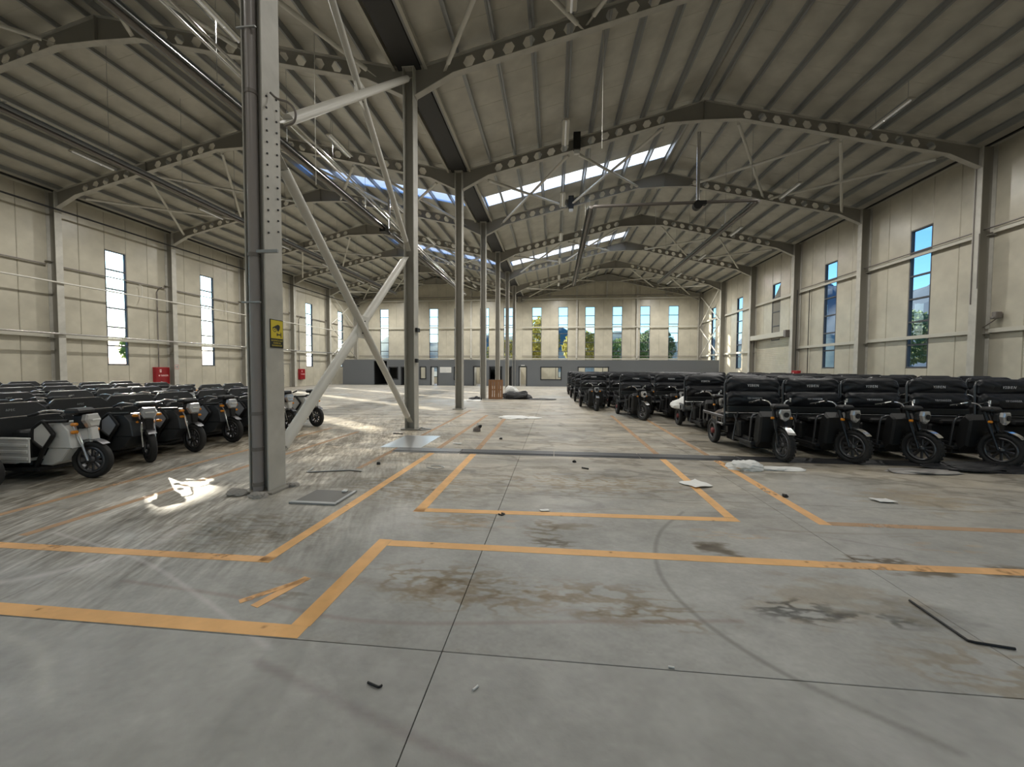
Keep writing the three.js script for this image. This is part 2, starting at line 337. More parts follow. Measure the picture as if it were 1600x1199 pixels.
line(-1.49, 3.45, 2.2, 3.475, 0.115, paintA); line(2.2, 3.475, 9, 3.66, 0.11, paintB);
line(-5.6, 3.0, -2.32, 3.03, 0.10, paintB); line(-2.38, 2.98, -2.3, 7.3, 0.11, paintA); line(-2.3, 7.7, -2.3, 13.5, 0.11, paintC);
line(-1.5, 4.25, -1.5, 7.3, 0.12, paintA); line(-1.5, 7.7, -1.6, 13.5, 0.11, paintC); line(-1.56, 4.31, 1.96, 4.42, 0.11, paintA);
line(1.9, 4.48, 1.93, 7.3, 0.11, paintA); line(1.93, 7.7, 1.96, 14, 0.1, paintC); line(2.8, 4.38, 2.85, 7.3, 0.12, paintB); line(2.85, 7.7, 2.95, 15, 0.1, paintC);
line(-2.13, 2.45, -1.85, 2.78, 0.055, paintB); line(-1.99, 2.41, -1.86, 2.8, 0.07, paintB);
line(2.86, 4.42, 9, 4.46, 0.1, paintC); line(-5.0, 3.2, -4.9, 9.5, 0.1, paintC); line(-5.95, 3.0, -5.9, 10, 0.1, paintC); line(-3.1, 6.0, -3.2, 15, 0.09, paintC);

/* walls: a solid outer skin with window openings, inner sandwich panels one by one */
const skin = (pts, holes, depth) => extrude(pts, depth, holes);
function panelRun(wall, from, to, fixed, place) {      // joints at the edges of the windows, the rest shared out evenly
  const cuts = [from, ...fixed.flat().sort((a, b) => a - b), to];
  for (let i = 0; i < cuts.length - 1; i++) {
    const a = cuts[i], b = cuts[i + 1], n = Math.max(1, Math.round((b - a) / 1.08));
    if (b - a < 0.02) continue;
    for (let k = 0; k < n; k++) place(a + (b - a) * k / n + 0.004, a + (b - a) * (k + 1) / n - 0.004, fixed.some((f) => Math.abs(f[0] - a) < 1e-6 && Math.abs(f[1] - b) < 1e-6));
  }
}
const PW = 0.98, SIDE_Y = [1.72, 7.4], MIDS = [-0.6, 1, 2, 3, 4, 5, 6, 7].map((k, i) => Z0 + BAY * (i - 0.5));   // window middles of the bays
const MIDZ = MIDS.slice(0, 8).map((z) => z + 0.02);
const WIN = [];
let windowCount = 0, doorCount = 0;
const VIEW_WORD = { left: 'left', right: 'right', far: 'far end' };
// a tall window: `M4` turns local (u across, v up, w into the room) to the scene
function tallWindow(M4, width, y0, y1, panes, label) {
  const o = new THREE.Group(); o.name = 'window_' + (++windowCount); scene.add(o); tag(o, label, 'window', null, 'structure');
  const g = (geo) => geo.applyMatrix4(M4), h = (y1 - y0) / panes, f = 0.045;
  part(o, 'window_frame', [g(cbox(-width / 2, -width / 2 + f, y0, y1, -0.1, 0.02)), g(cbox(width / 2 - f, width / 2, y0, y1, -0.1, 0.02)), g(cbox(-width / 2 + f, width / 2 - f, y0, y0 + f, -0.1, 0.02)), g(cbox(-width / 2 + f, width / 2 - f, y1 - f, y1, -0.1, 0.02))], M.frame);
  for (let i = 1; i < panes; i++) part(o, 'mullion', g(cbox(-width / 2 + f, width / 2 - f, y0 + h * i - 0.034, y0 + h * i + 0.034, -0.08, 0.02)), M.frame);
  for (let i = 0; i < panes; i++) {
    const p = new THREE.PlaneGeometry(width - 2 * f, h - 0.04); p.translate(0, y0 + h * (i + 0.5), -0.05);
    part(o, 'pane', g(fit(p)), M.glass);
  }
  part(o, 'window_sill', g(cbox(-width / 2 - 0.02, width / 2 + 0.02, y0 - 0.03, y0, -0.05, 0.03)), M.frame);
}
const basis = (u, v, w, at) => new THREE.Matrix4().makeBasis(u, v, w).setPosition(at);
const ex = new THREE.Vector3(1, 0, 0), ey = new THREE.Vector3(0, 1, 0), ez = new THREE.Vector3(0, 0, 1);
function sideWall(side) {
  const R = side === 'right', X = R ? XR : XL, s = R ? 1 : -1;
  const holes = MIDZ.map((z, i) => ({ z, y0: R && i === 5 ? 3.61 : SIDE_Y[0], y1: SIDE_Y[1] }));
  const doors = R ? [[26.95, 31.15, 0, 3.72]] : [];
  const wall = new THREE.Group(); wall.name = 'wall_' + side; scene.add(wall);
  tag(wall, R ? 'cream sandwich-panel wall along the right side of the hall' : 'cream sandwich-panel wall along the left side of the hall', 'wall', null, 'structure');
  const rect = (a, b, c, d) => [[a, c], [b, c], [b, d], [a, d]];
  const g = skin(rect(-ZF - 0.25, -ZB + 0.25, -0.3, 9.9), [...holes.map((h) => rect(-h.z - PW / 2, -h.z + PW / 2, h.y0, h.y1)), ...doors.map((d) => rect(-d[1], -d[0], 0.001, d[3]))], 0.14);
  g.rotateY(-Math.PI / 2);                             // shape x -> scene z
  g.translate(R ? X + 0.18 + 0.0 : X - 0.04, 0, 0);
  part(wall, 'wall_core', metreUV(g), M.wallBack);
  const xa = R ? X : X - 0.04, xb = R ? X + 0.04 : X;
  const spans = holes.map((h) => [h.z - PW / 2, h.z + PW / 2]);
  panelRun(wall, ZB, ZF, spans, (a, b, win) => {
    const h = win && holes.find((q) => Math.abs(q.z - (a + b) / 2) < 0.1);
    for (const d of doors) if (!win && b > d[0] + 0.02 && a < d[1] - 0.02) {
      part(wall, 'wall_panel', box(xa, xb, d[3] + 0.26, 9.9, a, b, 0.018), M.wall);
      if (a < d[0]) part(wall, 'wall_panel', box(xa, xb, 0, d[3] + 0.26, a, d[0], 0.018), M.wall);
      if (b > d[1]) part(wall, 'wall_panel', box(xa, xb, 0, d[3] + 0.26, d[1], b, 0.018), M.wall);
      return;
    }
    if (!h) { part(wall, 'wall_panel', box(xa, xb, 0, 9.9, a, b, 0.018), M.wall); return; }
    if (h.y0 < 3) part(wall, 'wall_panel', box(xa, xb, 0, h.y0, a, b, 0.018), M.wall);
    part(wall, 'wall_panel', box(xa, xb, h.y1, 9.9, a, b, 0.018), M.wall);
  });
  part(wall, 'baseboard_strip', box(R ? X - 0.012 : X, R ? X : X + 0.012, 0, 0.1, ZB, R ? 26.9 : 30.4), M.girt);
  holes.forEach((h, i) => tallWindow(R ? basis(ez.clone().negate(), ey, ex.clone().negate(), V(X + 0.03, 0, h.z)).multiply(new THREE.Matrix4().makeScale(-1, 1, 1)).multiply(new THREE.Matrix4().makeRotationY(0)) : basis(ez, ey, ex.clone(), V(X - 0.03, 0, h.z)).multiply(new THREE.Matrix4().makeScale(-1, 1, 1)),
    PW, h.y0, h.y1, h.y0 > 3 ? 4 : 6, i === 0 || i === 1 || i === 2 ? `tall ${side}-wall window beside the camera, ${ORD[2 - i]} bay behind the view` : `tall narrow six-pane window in the ${side} wall, ${ORD[i - 3]} one seen from the camera`));
  return wall;
}
const wallRight = sideWall('right'), wallLeft = sideWall('left');
{ // far wall
  const wall = new THREE.Group(); wall.name = 'wall_far'; scene.add(wall); tag(wall, 'cream far end wall of the hall with a row of tall windows', 'wall', null, 'structure');
  const xs = [-18.6, -15.82, -13.04, -10.26, -7.48, -4.9, -1.9, 0.85, 3.62, 6.38, 9.16, 11.97], y0 = 0.7, y1 = 8.06;
  const gable = [[XL - 0.2, -0.3], [XR + 0.2, -0.3], [XR + 0.2, CEIL(XR + 0.2, RIDGE_R)], [RIDGE_R, CEIL(RIDGE_R, RIDGE_R)], [XV, CEIL(XV, RIDGE_R) - 0.02], [RIDGE_L, CEIL(RIDGE_L, RIDGE_L)], [XL - 0.2, CEIL(XL - 0.2, RIDGE_L)]];
  const g = skin(gable, xs.map((x) => [[x - PW / 2, y0], [x + PW / 2, y0], [x + PW / 2, y1], [x - PW / 2, y1]]), 0.14);
  g.translate(0, 0, -ZF - 0.18);
  part(wall, 'wall_core', metreUV(g), M.wallBack);
  const top = (x) => CEIL(x, x > XV ? RIDGE_R : RIDGE_L);
  const slab = (a, b, c) => { // panel with a sloping top
    const gg = extrude([[a + 0.006, c], [b - 0.006, c], [b - 0.006, top(b)], [a + 0.006, top(a)]], 0.034, [], 0.006); gg.translate(0, 0, -ZF - 0.034); part(wall, 'wall_panel', metreUV(gg), M.wall);
  };
  panelRun(wall, XL, XR, xs.map((x) => [x - PW / 2, x + PW / 2]), (a, b, win) => {
    if (!win) return slab(a, b, 0);
    part(wall, 'wall_panel', box(a, b, 0, y0, ZF, ZF + 0.04, 0.018), M.wall); slab(a, b, y1);
  });
  xs.forEach((x, i) => tallWindow(basis(ex, ey, ez, V(x, 0, ZF + 0.03)), PW, y0, y1, 8, `tall narrow window in the far end wall, ${ORD[i]} counted from the left`));
  for (const [x, yb] of [[2.25, 0], [8.35, 0], [-8.9, 0], [-15.0, 0], [-0.6, 8.85], [5.3, 8.85], [11.2, 8.85]]) part(wall, 'wind_post', box(x - 0.09, x + 0.09, yb, top(x) - 0.5, ZF - 0.2, ZF, 0.005), M.steel);
  for (const [a, b] of [[XV + 0.3, XR - 0.5], [XL + 0.6, XV - 0.3]]) for (const [y, r] of [[8.85, 0.08], [5.95, 0.06]]) part(wall, 'girt', box(a, b, y - r, y + r, ZF - 0.26, ZF - 0.2, 0.004), M.girt);
  for (const [a, b] of [[XV + 0.3, XR - 0.5], [XL + 0.6, XV - 0.3]]) { part(wall, 'girt', box(a, b, 2.62, 2.72, ZF - 0.2, ZF - 0.1, 0.004), M.girt); part(wall, 'wall_pipe', rod(V(a, 2.95, ZF - 0.12), V(b, 2.95, ZF - 0.12), 0.03), M.pipeBrown); }
  part(wall, 'wall_pipe', rod(V(XL + 0.5, 9.15, ZF - 0.4), V(XR - 3, 9.15, ZF - 0.4), 0.04), M.pipeBrown);
}
{ // wall behind the camera, with a closed gable and unseen doorways added to let in daylight
  const wall = new THREE.Group(); wall.name = 'wall_near'; scene.add(wall); tag(wall, 'cream end wall behind the camera with unseen doorways added for daylight', 'wall', null, 'structure');
  const gable = [[XL - 0.2, -0.3], [XR + 0.2, -0.3], [XR + 0.2, CEIL(XR + 0.2, RIDGE_R)], [RIDGE_R, CEIL(RIDGE_R, RIDGE_R)], [XV, CEIL(XV, RIDGE_R) - 0.02], [RIDGE_L, CEIL(RIDGE_L, RIDGE_L)], [XL - 0.2, CEIL(XL - 0.2, RIDGE_L)]];
  const g = skin(gable, [[[3, 0.01], [8, 0.01], [8, 4.6], [3, 4.6]], [[-15, 0.01], [-10, 0.01], [-10, 4.6], [-15, 4.6]]], 0.18);
  g.translate(0, 0, -ZB);
  part(wall, 'wall_panel', metreUV(g), M.wall);
}
/* girts, pipes and cables that run along the side walls belong to the walls */
for (let k = -2; k < 8; k++) {
  const a = Math.max(ZK(k) + 0.17, ZB), b = Math.min(ZK(k + 1) - 0.17, ZF);
  if (b - a < 1) continue;
  const cee = (X0, X1, y) => join([box(X0, X1, y - 0.07, y + 0.07, a, b, 0.003)]);
  part(wallRight, 'girt', cee(XR - 0.14, XR - 0.06, 6.3), M.girt);
  if (k !== 4) part(wallRight, 'girt', cee(XR - 0.14, XR - 0.06, 2.96), M.girt);
  part(wallLeft, 'girt', cee(XL + 0.06, XL + 0.14, 2.96), M.girt);
  part(wallLeft, 'girt', box(XL + 0.06, XL + 0.11, 6.03, 6.08, a, b, 0.003), M.pipeBrown);
}
tag(part(scene, 'wall_pipe', rod(V(XL + 0.5, 5.28, ZB), V(XL + 0.5, 5.28, ZF - 3), 0.035), M.pipe), 'pale pipe at half height running along the left wall', 'pipe');
tag(part(scene, 'wall_pipe', rod(V(XL + 0.5, 3.05, ZB), V(XL + 0.5, 3.05, ZF - 3), 0.04), M.pipeShine), 'shiny lower pipe running along the left wall', 'pipe');
tag(part(scene, 'wall_cable', rod(V(XL + 0.6, 8.4, ZB), V(XL + 0.6, 8.4, ZF), 0.04), M.black), 'black cable under the eaves running along the left wall', 'cable');
tag(part(scene, 'wall_pipe', rod(V(XR - 0.2, 6.42, ZB), V(XR - 0.2, 6.42, 25.6), 0.025), M.pipeBrown), 'thin pipe above the girt of the right wall', 'pipe');
for (const z of [19.0, 24.5]) part(wallLeft, 'cable_loop', tubeAlong([V(XL + 0.15, 5.95, z), V(XL + 0.2, 5.9, z + 0.1), V(XL + 0.2, 5.4, z + 0.12), V(XL + 0.4, 5.3, z)], 0.02), M.pipe);

/* roof: panels one by one, purlins, skylight strips, valley gutter */
const ceiling = part(scene, 'ceiling', [box(XL - 0.2, XL + 0.02, 9.2, CEIL(XL, RIDGE_L) + 0.1, ZB, ZF), box(XR - 0.02, XR + 0.2, 9.2, CEIL(XR, RIDGE_R) + 0.1, ZB, ZF)], M.roof);
tag(ceiling, 'double-pitched sheet roof on steel purlins with translucent strips', 'ceiling', null, 'structure');
const SKYLIGHTS = [[18.4, 19.45], [29.55, 30.65]];
function slope(ridge, out) {                           // out: X of the low edge
  const dir = Math.sign(out - ridge), L = Math.abs(out - ridge), a = Math.atan(TAN), lit = (ridge === RIDGE_R && dir < 0) || (ridge === RIDGE_L && dir > 0);
  const sheet = (s0, s1, za, zb, t, b) => { // s along the slope from the ridge, in plan metres
    const g = cbox(s0 / Math.cos(a), s1 / Math.cos(a), 0, t, -zb, -za, b);
    g.rotateZ(-a); if (dir < 0) { g.scale(-1, 1, 1); const p = g.attributes.position.array, n = g.attributes.normal.array, u = g.attributes.uv.array; for (let i = 0; i < p.length; i += 9) for (let c = 0; c < 3; c++) { [p[i + 3 + c], p[i + 6 + c]] = [p[i + 6 + c], p[i + 3 + c]]; [n[i + 3 + c], n[i + 6 + c]] = [n[i + 6 + c], n[i + 3 + c]]; } for (let i = 0; i < u.length; i += 6) for (let c = 0; c < 2; c++) [u[i + 2 + c], u[i + 4 + c]] = [u[i + 4 + c], u[i + 2 + c]]; }
    g.translate(ridge, CEIL(ridge, ridge), 0); return g;
  };
  const cuts = lit ? SKYLIGHTS.flat() : [];
  const edges = [ZB - 0.2, ...cuts, ZF + 0.2];
  for (let i = 0; i < edges.length - 1; i++) {
    const strip = lit && i % 2 === 1, n = strip ? 1 : Math.round((edges[i + 1] - edges[i]) / 1.0);
    for (let k = 0; k < n; k++) {
      const za = edges[i] + (edges[i + 1] - edges[i]) * k / n, zb = edges[i] + (edges[i + 1] - edges[i]) * (k + 1) / n;
      if (strip) {
        part(ceiling, 'skylight_panel', sheet(0.3, L - 0.45, za, zb, 0.012, 0), M.skylight, 'translucent strip letting in daylight');
        part(ceiling, 'roof_panel', [sheet(0, 0.3, za, zb, 0.06, 0.006), sheet(L - 0.45, L + 0.05, za, zb, 0.06, 0.006)], M.roof);
      } else part(ceiling, 'roof_panel', sheet(0, L + 0.05, za, zb, 0.06, 0.007), M.roof);
    }
  }
  for (let k = 0; k < 10; k++) {                       // purlins: Z sections
    const s = 0.28 + 0.945 * k, X = ridge + dir * s, y = CEIL(X, ridge);
    if (s > L - 0.25) continue;
    const g = [cbox(-0.004, 0.004, -0.2, 0, -ZF, -ZB, 0), cbox(-0.004, 0.06, -0.2, -0.192, -ZF, -ZB, 0), cbox(-0.06, 0.004, -0.008, 0, -ZF, -ZB, 0), cbox(0.052, 0.06, -0.2, -0.18, -ZF, -ZB, 0)].map((q) => { q.rotateZ(-dir * a); q.translate(X, y, 0); return q; });
    part(ceiling, 'purlin', g, M.galv);
  }
}
slope(RIDGE_R, XR + 0.1); slope(RIDGE_R, XV); slope(RIDGE_L, XV); slope(RIDGE_L, XL - 0.1);
part(ceiling, 'valley_gutter', [box(XV - 0.3, XV + 0.3, 9.2, 9.23, ZB, ZF), box(XV - 0.3, XV - 0.28, 9.2, 9.48, ZB, ZF), box(XV + 0.28, XV + 0.3, 9.2, 9.48, ZB, ZF)], M.gutter);  // galvanised steel, with the valley shadow put into its dark colour
for (const x of [-0.42, 0.42]) part(ceiling, 'gutter_beam', [box(XV + x - 0.04, XV + x + 0.04, 9.2, 9.215, ZB, ZF, 0), box(XV + x - 0.005, XV + x + 0.005, 9.2, 9.42, ZB, ZF, 0)], M.girt);
for (const r of [RIDGE_R, RIDGE_L]) part(ceiling, 'ridge_cap', [box(r - 0.2, r + 0.2, CEIL(r, r) + 0.04, CEIL(r, r) + 0.1, ZB, ZF)], M.roof);
for (const [X, s] of [[XR, -1], [XL, 1]]) part(ceiling, 'eave_beam', [box(X, X + s * 0.12, 9.28, 9.3, ZB, ZF, 0), box(X + s * 0.11, X + s * 0.12, 9.28, 9.46, ZB, ZF, 0)], M.gutter);

/* ------------------------------------------------------------------ steel frame */
const bolts = (list) => list.map(([X, Y, Z, ax]) => { const g = new THREE.CylinderGeometry(0.012, 0.012, 0.02, 6); if (ax === 'x') g.rotateZ(Math.PI / 2); else g.rotateX(Math.PI / 2); g.translate(X, Y, -Z); return fit(g); });
// middle columns, between the two halls
for (let k = 0; k < 7; k++) {
  const z = ZK(k) + 0.05, o = thing('steel_column', k === 0 ? 'nearest grey steel column of the middle row, with a downpipe and a yellow sign' : `grey steel H-column in the middle row, ${ORD[k]} from the camera`, 'column', null, 'structure', V(XV, 0, z));
  const loc = (a) => a.map((g) => { g.translate(-XV, 0, z); return g; });
  const [f1, f2, web] = loc(hSection(XV, z, 0.03, 9.2, 0.27, 0.32, 0.018, 0.012));
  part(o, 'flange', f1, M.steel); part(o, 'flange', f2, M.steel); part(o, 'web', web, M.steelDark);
  part(o, 'base_plate', [cbox(-0.22, 0.22, 0, 0.03, -0.22, 0.22)], M.steelDark);
  part(o, 'cap_plate', [cbox(-0.16, 0.16, 9.18, 9.2, -0.17, 0.17)], M.steel);
  if (k === 0) {
    const holes = [];
    for (let i = 0; i < 13; i++) for (const s of [-0.09, 0.09]) holes.push([XV + 0.138, 3.3 + i * 0.14 + (s > 0 ? 0.07 : 0), z + s, 'x']);
    part(o, 'bolt_hole', join(bolts(holes).map((g) => { g.translate(-XV, 0, z); return g; })), M.black).userData.kind = 'stuff';
    part(o, 'strut_rail', [cbox(-0.02, 0.33, 3.02, 3.06, 0.165, 0.2, 0.003)], M.galv);
  } else if (k === 1) part(o, 'junction_box', [cbox(0.136, 0.2, 2.55, 2.65, -0.1, 0.1), cbox(0.136, 0.19, 1.75, 1.85, 0.0, 0.12)], M.black);
}
{ // rain downpipe on the nearest column
  const X = XV + 0.0, Z = ZK(0) - 0.1, o = thing('downpipe', 'brown-grey round rain downpipe inside the nearest steel column', 'pipe', null, null, V(X, 0, Z));
  const v = (x, y, z) => new THREE.Vector3(x, y, z);
  part(o, 'pipe', rod(v(0, 0.04, 0.02), v(0, 9.2, 0.02), 0.062, 16), std('downpipe_paint', [0.3, 0.275, 0.265], 0.35));
  for (const y of [0.1, 0.55, 1.0, 2.98, 4.95, 7.2]) part(o, 'pipe_joint', rod(v(0, y, 0.02), v(0, y + 0.045, 0.02), 0.07, 16), M.pipeBrown);
  for (const y of [2.4, 5.7]) part(o, 'clamp', cbox(-0.13, 0.12, y, y + 0.02, 0.06, 0.09), M.galv);
}
part(scene, 'cable_tail', [tubeAlong([V(XV + 0.16, 5.05, ZK(0)), V(XV + 0.22, 5.0, ZK(0) + 0.05), V(XV + 0.36, 4.95, ZK(0) + 0.06), V(XV + 0.44, 4.85, ZK(0) + 0.08), V(XV + 0.42, 4.72, ZK(0) + 0.08), V(XV + 0.3, 4.66, ZK(0) + 0.06)], 0.014, 30)], M.pipeBrown);
tag(scene.children.at(-1), 'loose loop of cable sticking out of the nearest column', 'cable');
// side columns
for (const [side, X] of [['right', XR], ['left', XL]]) for (let k = -1; k < 8; k++) {
  const s = side === 'right' ? -1 : 1, z = k === 7 ? ZF - 0.18 : ZK(k) + 0.05, xc = X + s * 0.225;
  if (k < 0) continue;
  const o = thing('steel_column', `cream steel H-column standing against the ${side} wall, ${ORD[k]} from the camera`, 'column', null, 'structure', V(xc, 0, z));
  const [f1, f2, web] = hSection(xc, z, 0.02, 9.2, 0.44, 0.26, 0.018, 0.012).map((g) => { g.translate(-xc, 0, z); return g; });
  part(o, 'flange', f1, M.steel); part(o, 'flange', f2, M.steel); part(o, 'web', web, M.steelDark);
  part(o, 'base_plate', cbox(-0.22, 0.22, 0, 0.02, -0.15, 0.15), M.steelDark);
  for (const y of [2.96, 6.3]) part(o, 'girt_bracket', cbox(-s * 0.1, -s * 0.19, y - 0.1, y - 0.07, -0.25, 0.25), M.steelDark);
}
// castellated rafters: web with hexagonal openings, two flanges, stiffeners
function rafter(k, hall) {
  const z = (k === 7 ? ZF - 0.25 : ZK(k) + 0.05), right = hall === 'right', ridge = right ? RIDGE_R : RIDGE_L, xa = right ? XV + 0.14 : XL + 0.44, xb = right ? XR - 0.44 : XV - 0.14;
  const o = thing('roof_rafter', `castellated steel roof rafter with hexagonal holes over the ${hall} hall, ${k ? ORD[k - 1] + ' from' : 'out of view above'} the camera`, 'rafter', null, 'structure');
  const top = (x) => TOPE + (RIDGE_R - XV - Math.abs(x - ridge)) * TAN, D = 0.43, kH = 1.0, kA = 1.25;
  const bot = (x) => { const e = Math.min(x - xa, xb - x), u = Math.abs(x - ridge); let y = top(x) - D; if (e < kH) y -= (kH - e) * 0.26; if (u < kA) y = top(ridge - kA) - D + (kA - u) * 0.02; return y; };
  const xs = [xa, xa + kH, ridge - kA, ridge, ridge + kA, xb - kH, xb];
  const outline = [...xs.map((x) => [x, bot(x)]), [xb, top(xb)], [ridge, top(ridge)], [xa, top(xa)]];
  const holes = [];
  for (const d of [-1, 1]) for (let u = 1.5; u < 7.6; u += 0.5) {
    const x = ridge + d * u; if (x < xa + 1.15 || x > xb - 1.15 || Math.abs(u - 4.5) < 0.3) continue;
    const y = top(x) - D / 2, r = 0.155; holes.push([0, 1, 2, 3, 4, 5].map((i) => { const a = i * Math.PI / 3 * -1; return [x + r * Math.cos(a), y + r * Math.sin(a) - d * r * Math.cos(a) * TAN]; }));
  }
  const web = extrude(outline, 0.014, holes); web.translate(0, 0, -z - 0.007);
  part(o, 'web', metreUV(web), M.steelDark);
  part(o, 'top_flange', flange([[xa, top(xa) - 0.008], [ridge, top(ridge) - 0.008], [xb, top(xb) - 0.008]], z, 0.19, 0.016), M.steel);
  part(o, 'bottom_flange', flange(xs.map((x) => [x, bot(x)]), z, 0.19, 0.016), M.steel);
  for (const x of [ridge - 4.5, ridge, ridge + 4.5]) part(o, 'stiffener', box(x - 0.01, x + 0.01, bot(x), top(x) - 0.02, z - 0.09, z + 0.09, 0.002), M.steelDark);
  for (const x of [xa + 0.01, xb - 0.01]) part(o, 'end_plate', box(x - 0.012, x + 0.012, bot(x) - 0.02, top(x), z - 0.11, z + 0.11, 0.002), M.steel);
}
for (let k = 0; k < 8; k++) for (const hall of ['right', 'left']) rafter(k, hall);
// tube braces with flattened ends
function brace(a, b, r, label, group) {
  const o = thing('brace_tube', label, 'brace', group, null, a.clone()), d = b.clone().sub(a), n = d.clone().normalize(), e = n.clone().multiplyScalar(Math.min(0.28, d.length() * 0.08)), O = new THREE.Vector3();
  part(o, 'tube', rod(e, d.clone().sub(e), r, 12), M.pipe);
  for (const [p, q] of [[O, e.clone().multiplyScalar(1.3)], [d.clone().sub(e.clone().multiplyScalar(1.3)), d]]) {
    const L = p.distanceTo(q), g = cbox(-r * 0.95, r * 0.95, 0, L, -0.006, 0.006, 0.002);
    g.applyQuaternion(new THREE.Quaternion().setFromUnitVectors(UPV, n)); g.translate(p.x, p.y, p.z);
    part(o, 'gusset', g, M.steel);
  }
  return o;
}
brace(V(XV + 0.1, 4.8, ZK(0) + 0.22), V(XV + 0.05, 8.92, ZK(1) - 0.1), 0.075, 'thick pale tube brace rising from the nearest column to the top of the second one', null);
brace(V(XV, 9.05, ZK(0) + 0.25), V(XV, 4.6, ZK(1) - 0.1), 0.065, 'pale tube brace falling from the roof to the middle of the second column');
brace(V(XV + 0.02, 4.5, ZK(0) + 0.22), V(XV + 0.02, 0.2, ZK(1) - 0.1), 0.07, 'pale tube brace falling from the nearest column to the foot of the second');
brace(V(XV - 0.08, 0.3, ZK(0) + 0.22), V(XV - 0.08, 4.45, ZK(1) - 0.1), 0.085, 'thick pale tube brace rising from the foot of the nearest column');
for (const [p, q] of [[4.52, 'middle'], [2.38, 'lower']]) {
  const o = thing('gusset_plate', `bolted joint plate at the ${q} crossing of the column braces`, 'steel plate', null, null, V(XV, q === 'lower' ? 2.4 : 6.85, ZK(0.5) + 0.05));
  part(o, 'plate', cbox(-0.012, 0.012, -0.22, 0.22, -0.22, 0.22), M.pipe);
  for (const b of bolts([[0.02, 0.12, 0.05, 'x'], [0.02, 0.12, -0.05, 'x'], [0.02, -0.12, 0.05, 'x'], [0.02, -0.12, -0.05, 'x']])) part(o, 'bolt', b, M.black);
}
const bayWord = { 0: 'bay above the camera', 2: 'middle bay', 4: 'far bay', 6: 'last bay' };
// crossed pairs of tubes, bolted together where they cross
function cross(a0, b0, a1, b1, r, label, group, off) {
  const o = thing('cross_brace', label, 'brace', group, null, a0.clone()), O = new THREE.Vector3();
  for (const [a, b, w] of [[a0, b0, 0], [a1.clone().add(off), b1.clone().add(off), 1]]) {
    const A = a.clone().sub(a0), B = b.clone().sub(a0), n = B.clone().sub(A).normalize(), e = n.clone().multiplyScalar(0.26);
    part(o, 'tube', rod(A.clone().add(e), B.clone().sub(e), r, 12), M.pipe);
    for (const [p, q] of [[A, A.clone().addScaledVector(e, 1.3)], [B.clone().addScaledVector(e, -1.3), B]]) {
      const g = cbox(-r * 0.95, r * 0.95, 0, p.distanceTo(q), -0.006, 0.006, 0.002);
      g.applyQuaternion(new THREE.Quaternion().setFromUnitVectors(UPV, n)); g.translate(p.x, p.y, p.z); part(o, 'gusset', g, M.steel);
    }
  }
  const c = a0.clone().add(b0).add(a1).add(b1).multiplyScalar(0.25).sub(a0).addScaledVector(off, 0.5);
  part(o, 'joint_plate', cbox(c.x - 0.07, c.x + 0.07, c.y - 0.05, c.y + 0.05, c.z - 0.07, c.z + 0.07, 0.01), M.pipe);
}
for (const [hall, ridge] of [['right', RIDGE_R], ['left', RIDGE_L]]) for (const k of [0, 2, 4, 6]) for (const d of [-1, 1]) for (const [i, u0, u1] of [[0, 1.2, 4.6], [1, 4.7, 8.1]]) {
  const y = (u) => TOPE + (RIDGE_R - XV - u) * TAN - 0.36, za = ZK(k) + 0.18, zb = Math.min(ZK(k + 1) - 0.06, ZF - 0.4), p = (u, z) => V(ridge + d * u, y(u), z);
  cross(p(u0, za), p(u1, zb), p(u1, za), p(u0, zb), 0.055, `crossed roof brace tubes, ${hall} hall, ${d < 0 ? 'left' : 'right'} slope, ${i ? 'eave' : 'ridge'} half of ${bayWord[k]}`, `roof braces of the ${hall} hall`, v3(0, -0.06, 0));
}
for (const [side, X] of [['right', XR - 0.35], ['left', XL + 0.35]]) for (const [w, ya, yb] of [['lower', 2.7, 5.7], ['upper', 5.8, 8.9]])
  cross(V(X, ya, ZK(6) + 0.2), V(X, yb, ZF - 0.4), V(X, yb, ZK(6) + 0.2), V(X, ya, ZF - 0.4), 0.045, `${w} crossed wall brace tubes in the far corner of the ${side} wall`, 'wall braces in the far corners', v3(side === 'right' ? -0.05 : 0.05, 0, 0));

/* ------------------------------------------------------------------ lamps, heaters, roof fittings */
const tubeGlow = new THREE.MeshStandardMaterial({ name: 'lamp_tube', color: 0xdddddd, roughness: 0.5, emissive: new THREE.Color(1, 0.96, 0.88), emissiveIntensity: 0.12 });
let lampProto = null;
function lamp(X, Y, Z, label, level) {
  let o = lampProto;
  if (!o) {
    o = lampProto = thing('strip_light', label, 'light', 'strip lights under the roof');
    part(o, 'housing', [cbox(-0.12, 0.12, 0.05, 0.09, -0.72, 0.72), cbox(-0.05, 0.05, 0.09, 0.13, -0.7, 0.7)], M.girt);
    for (const s of [-1, 1]) part(o, 'reflector', [cbox(s * 0.115, s * 0.125, 0.02, 0.06, -0.72, 0.72, 0.002)], M.galv);
    for (const z of [-0.47, 0, 0.47]) part(o, 'lamp_tube', rod(new THREE.Vector3(0, 0.02, z - 0.22), new THREE.Vector3(0, 0.02, z + 0.22), 0.028, 10), tubeGlow);
    for (const z of [-0.6, 0.6]) part(o, 'hanger_wire', rod(new THREE.Vector3(0, 0.12, z), new THREE.Vector3(0, 0.68, z), 0.006, 6), M.galv);
  } else { o = o.clone(); o.name = numbered('strip_light'); scene.add(o); }
  o.position.copy(V(X, Y, Z)); o.userData = { ...o.userData, label };
  const p = new THREE.SpotLight(new THREE.Color(1.0, 0.975, 0.915), level * FILL_LEVEL, 0, 1.5, 0.6); p.name = 'added_fill_spot'; p.position.copy(V(X, Y + 0.02, Z)); p.target.position.copy(V(X, 0, Z)); p.castShadow = true; p.shadow.radius = 1.2;  // added fill light hidden inside an unlit fixture
  scene.add(p, p.target);
}
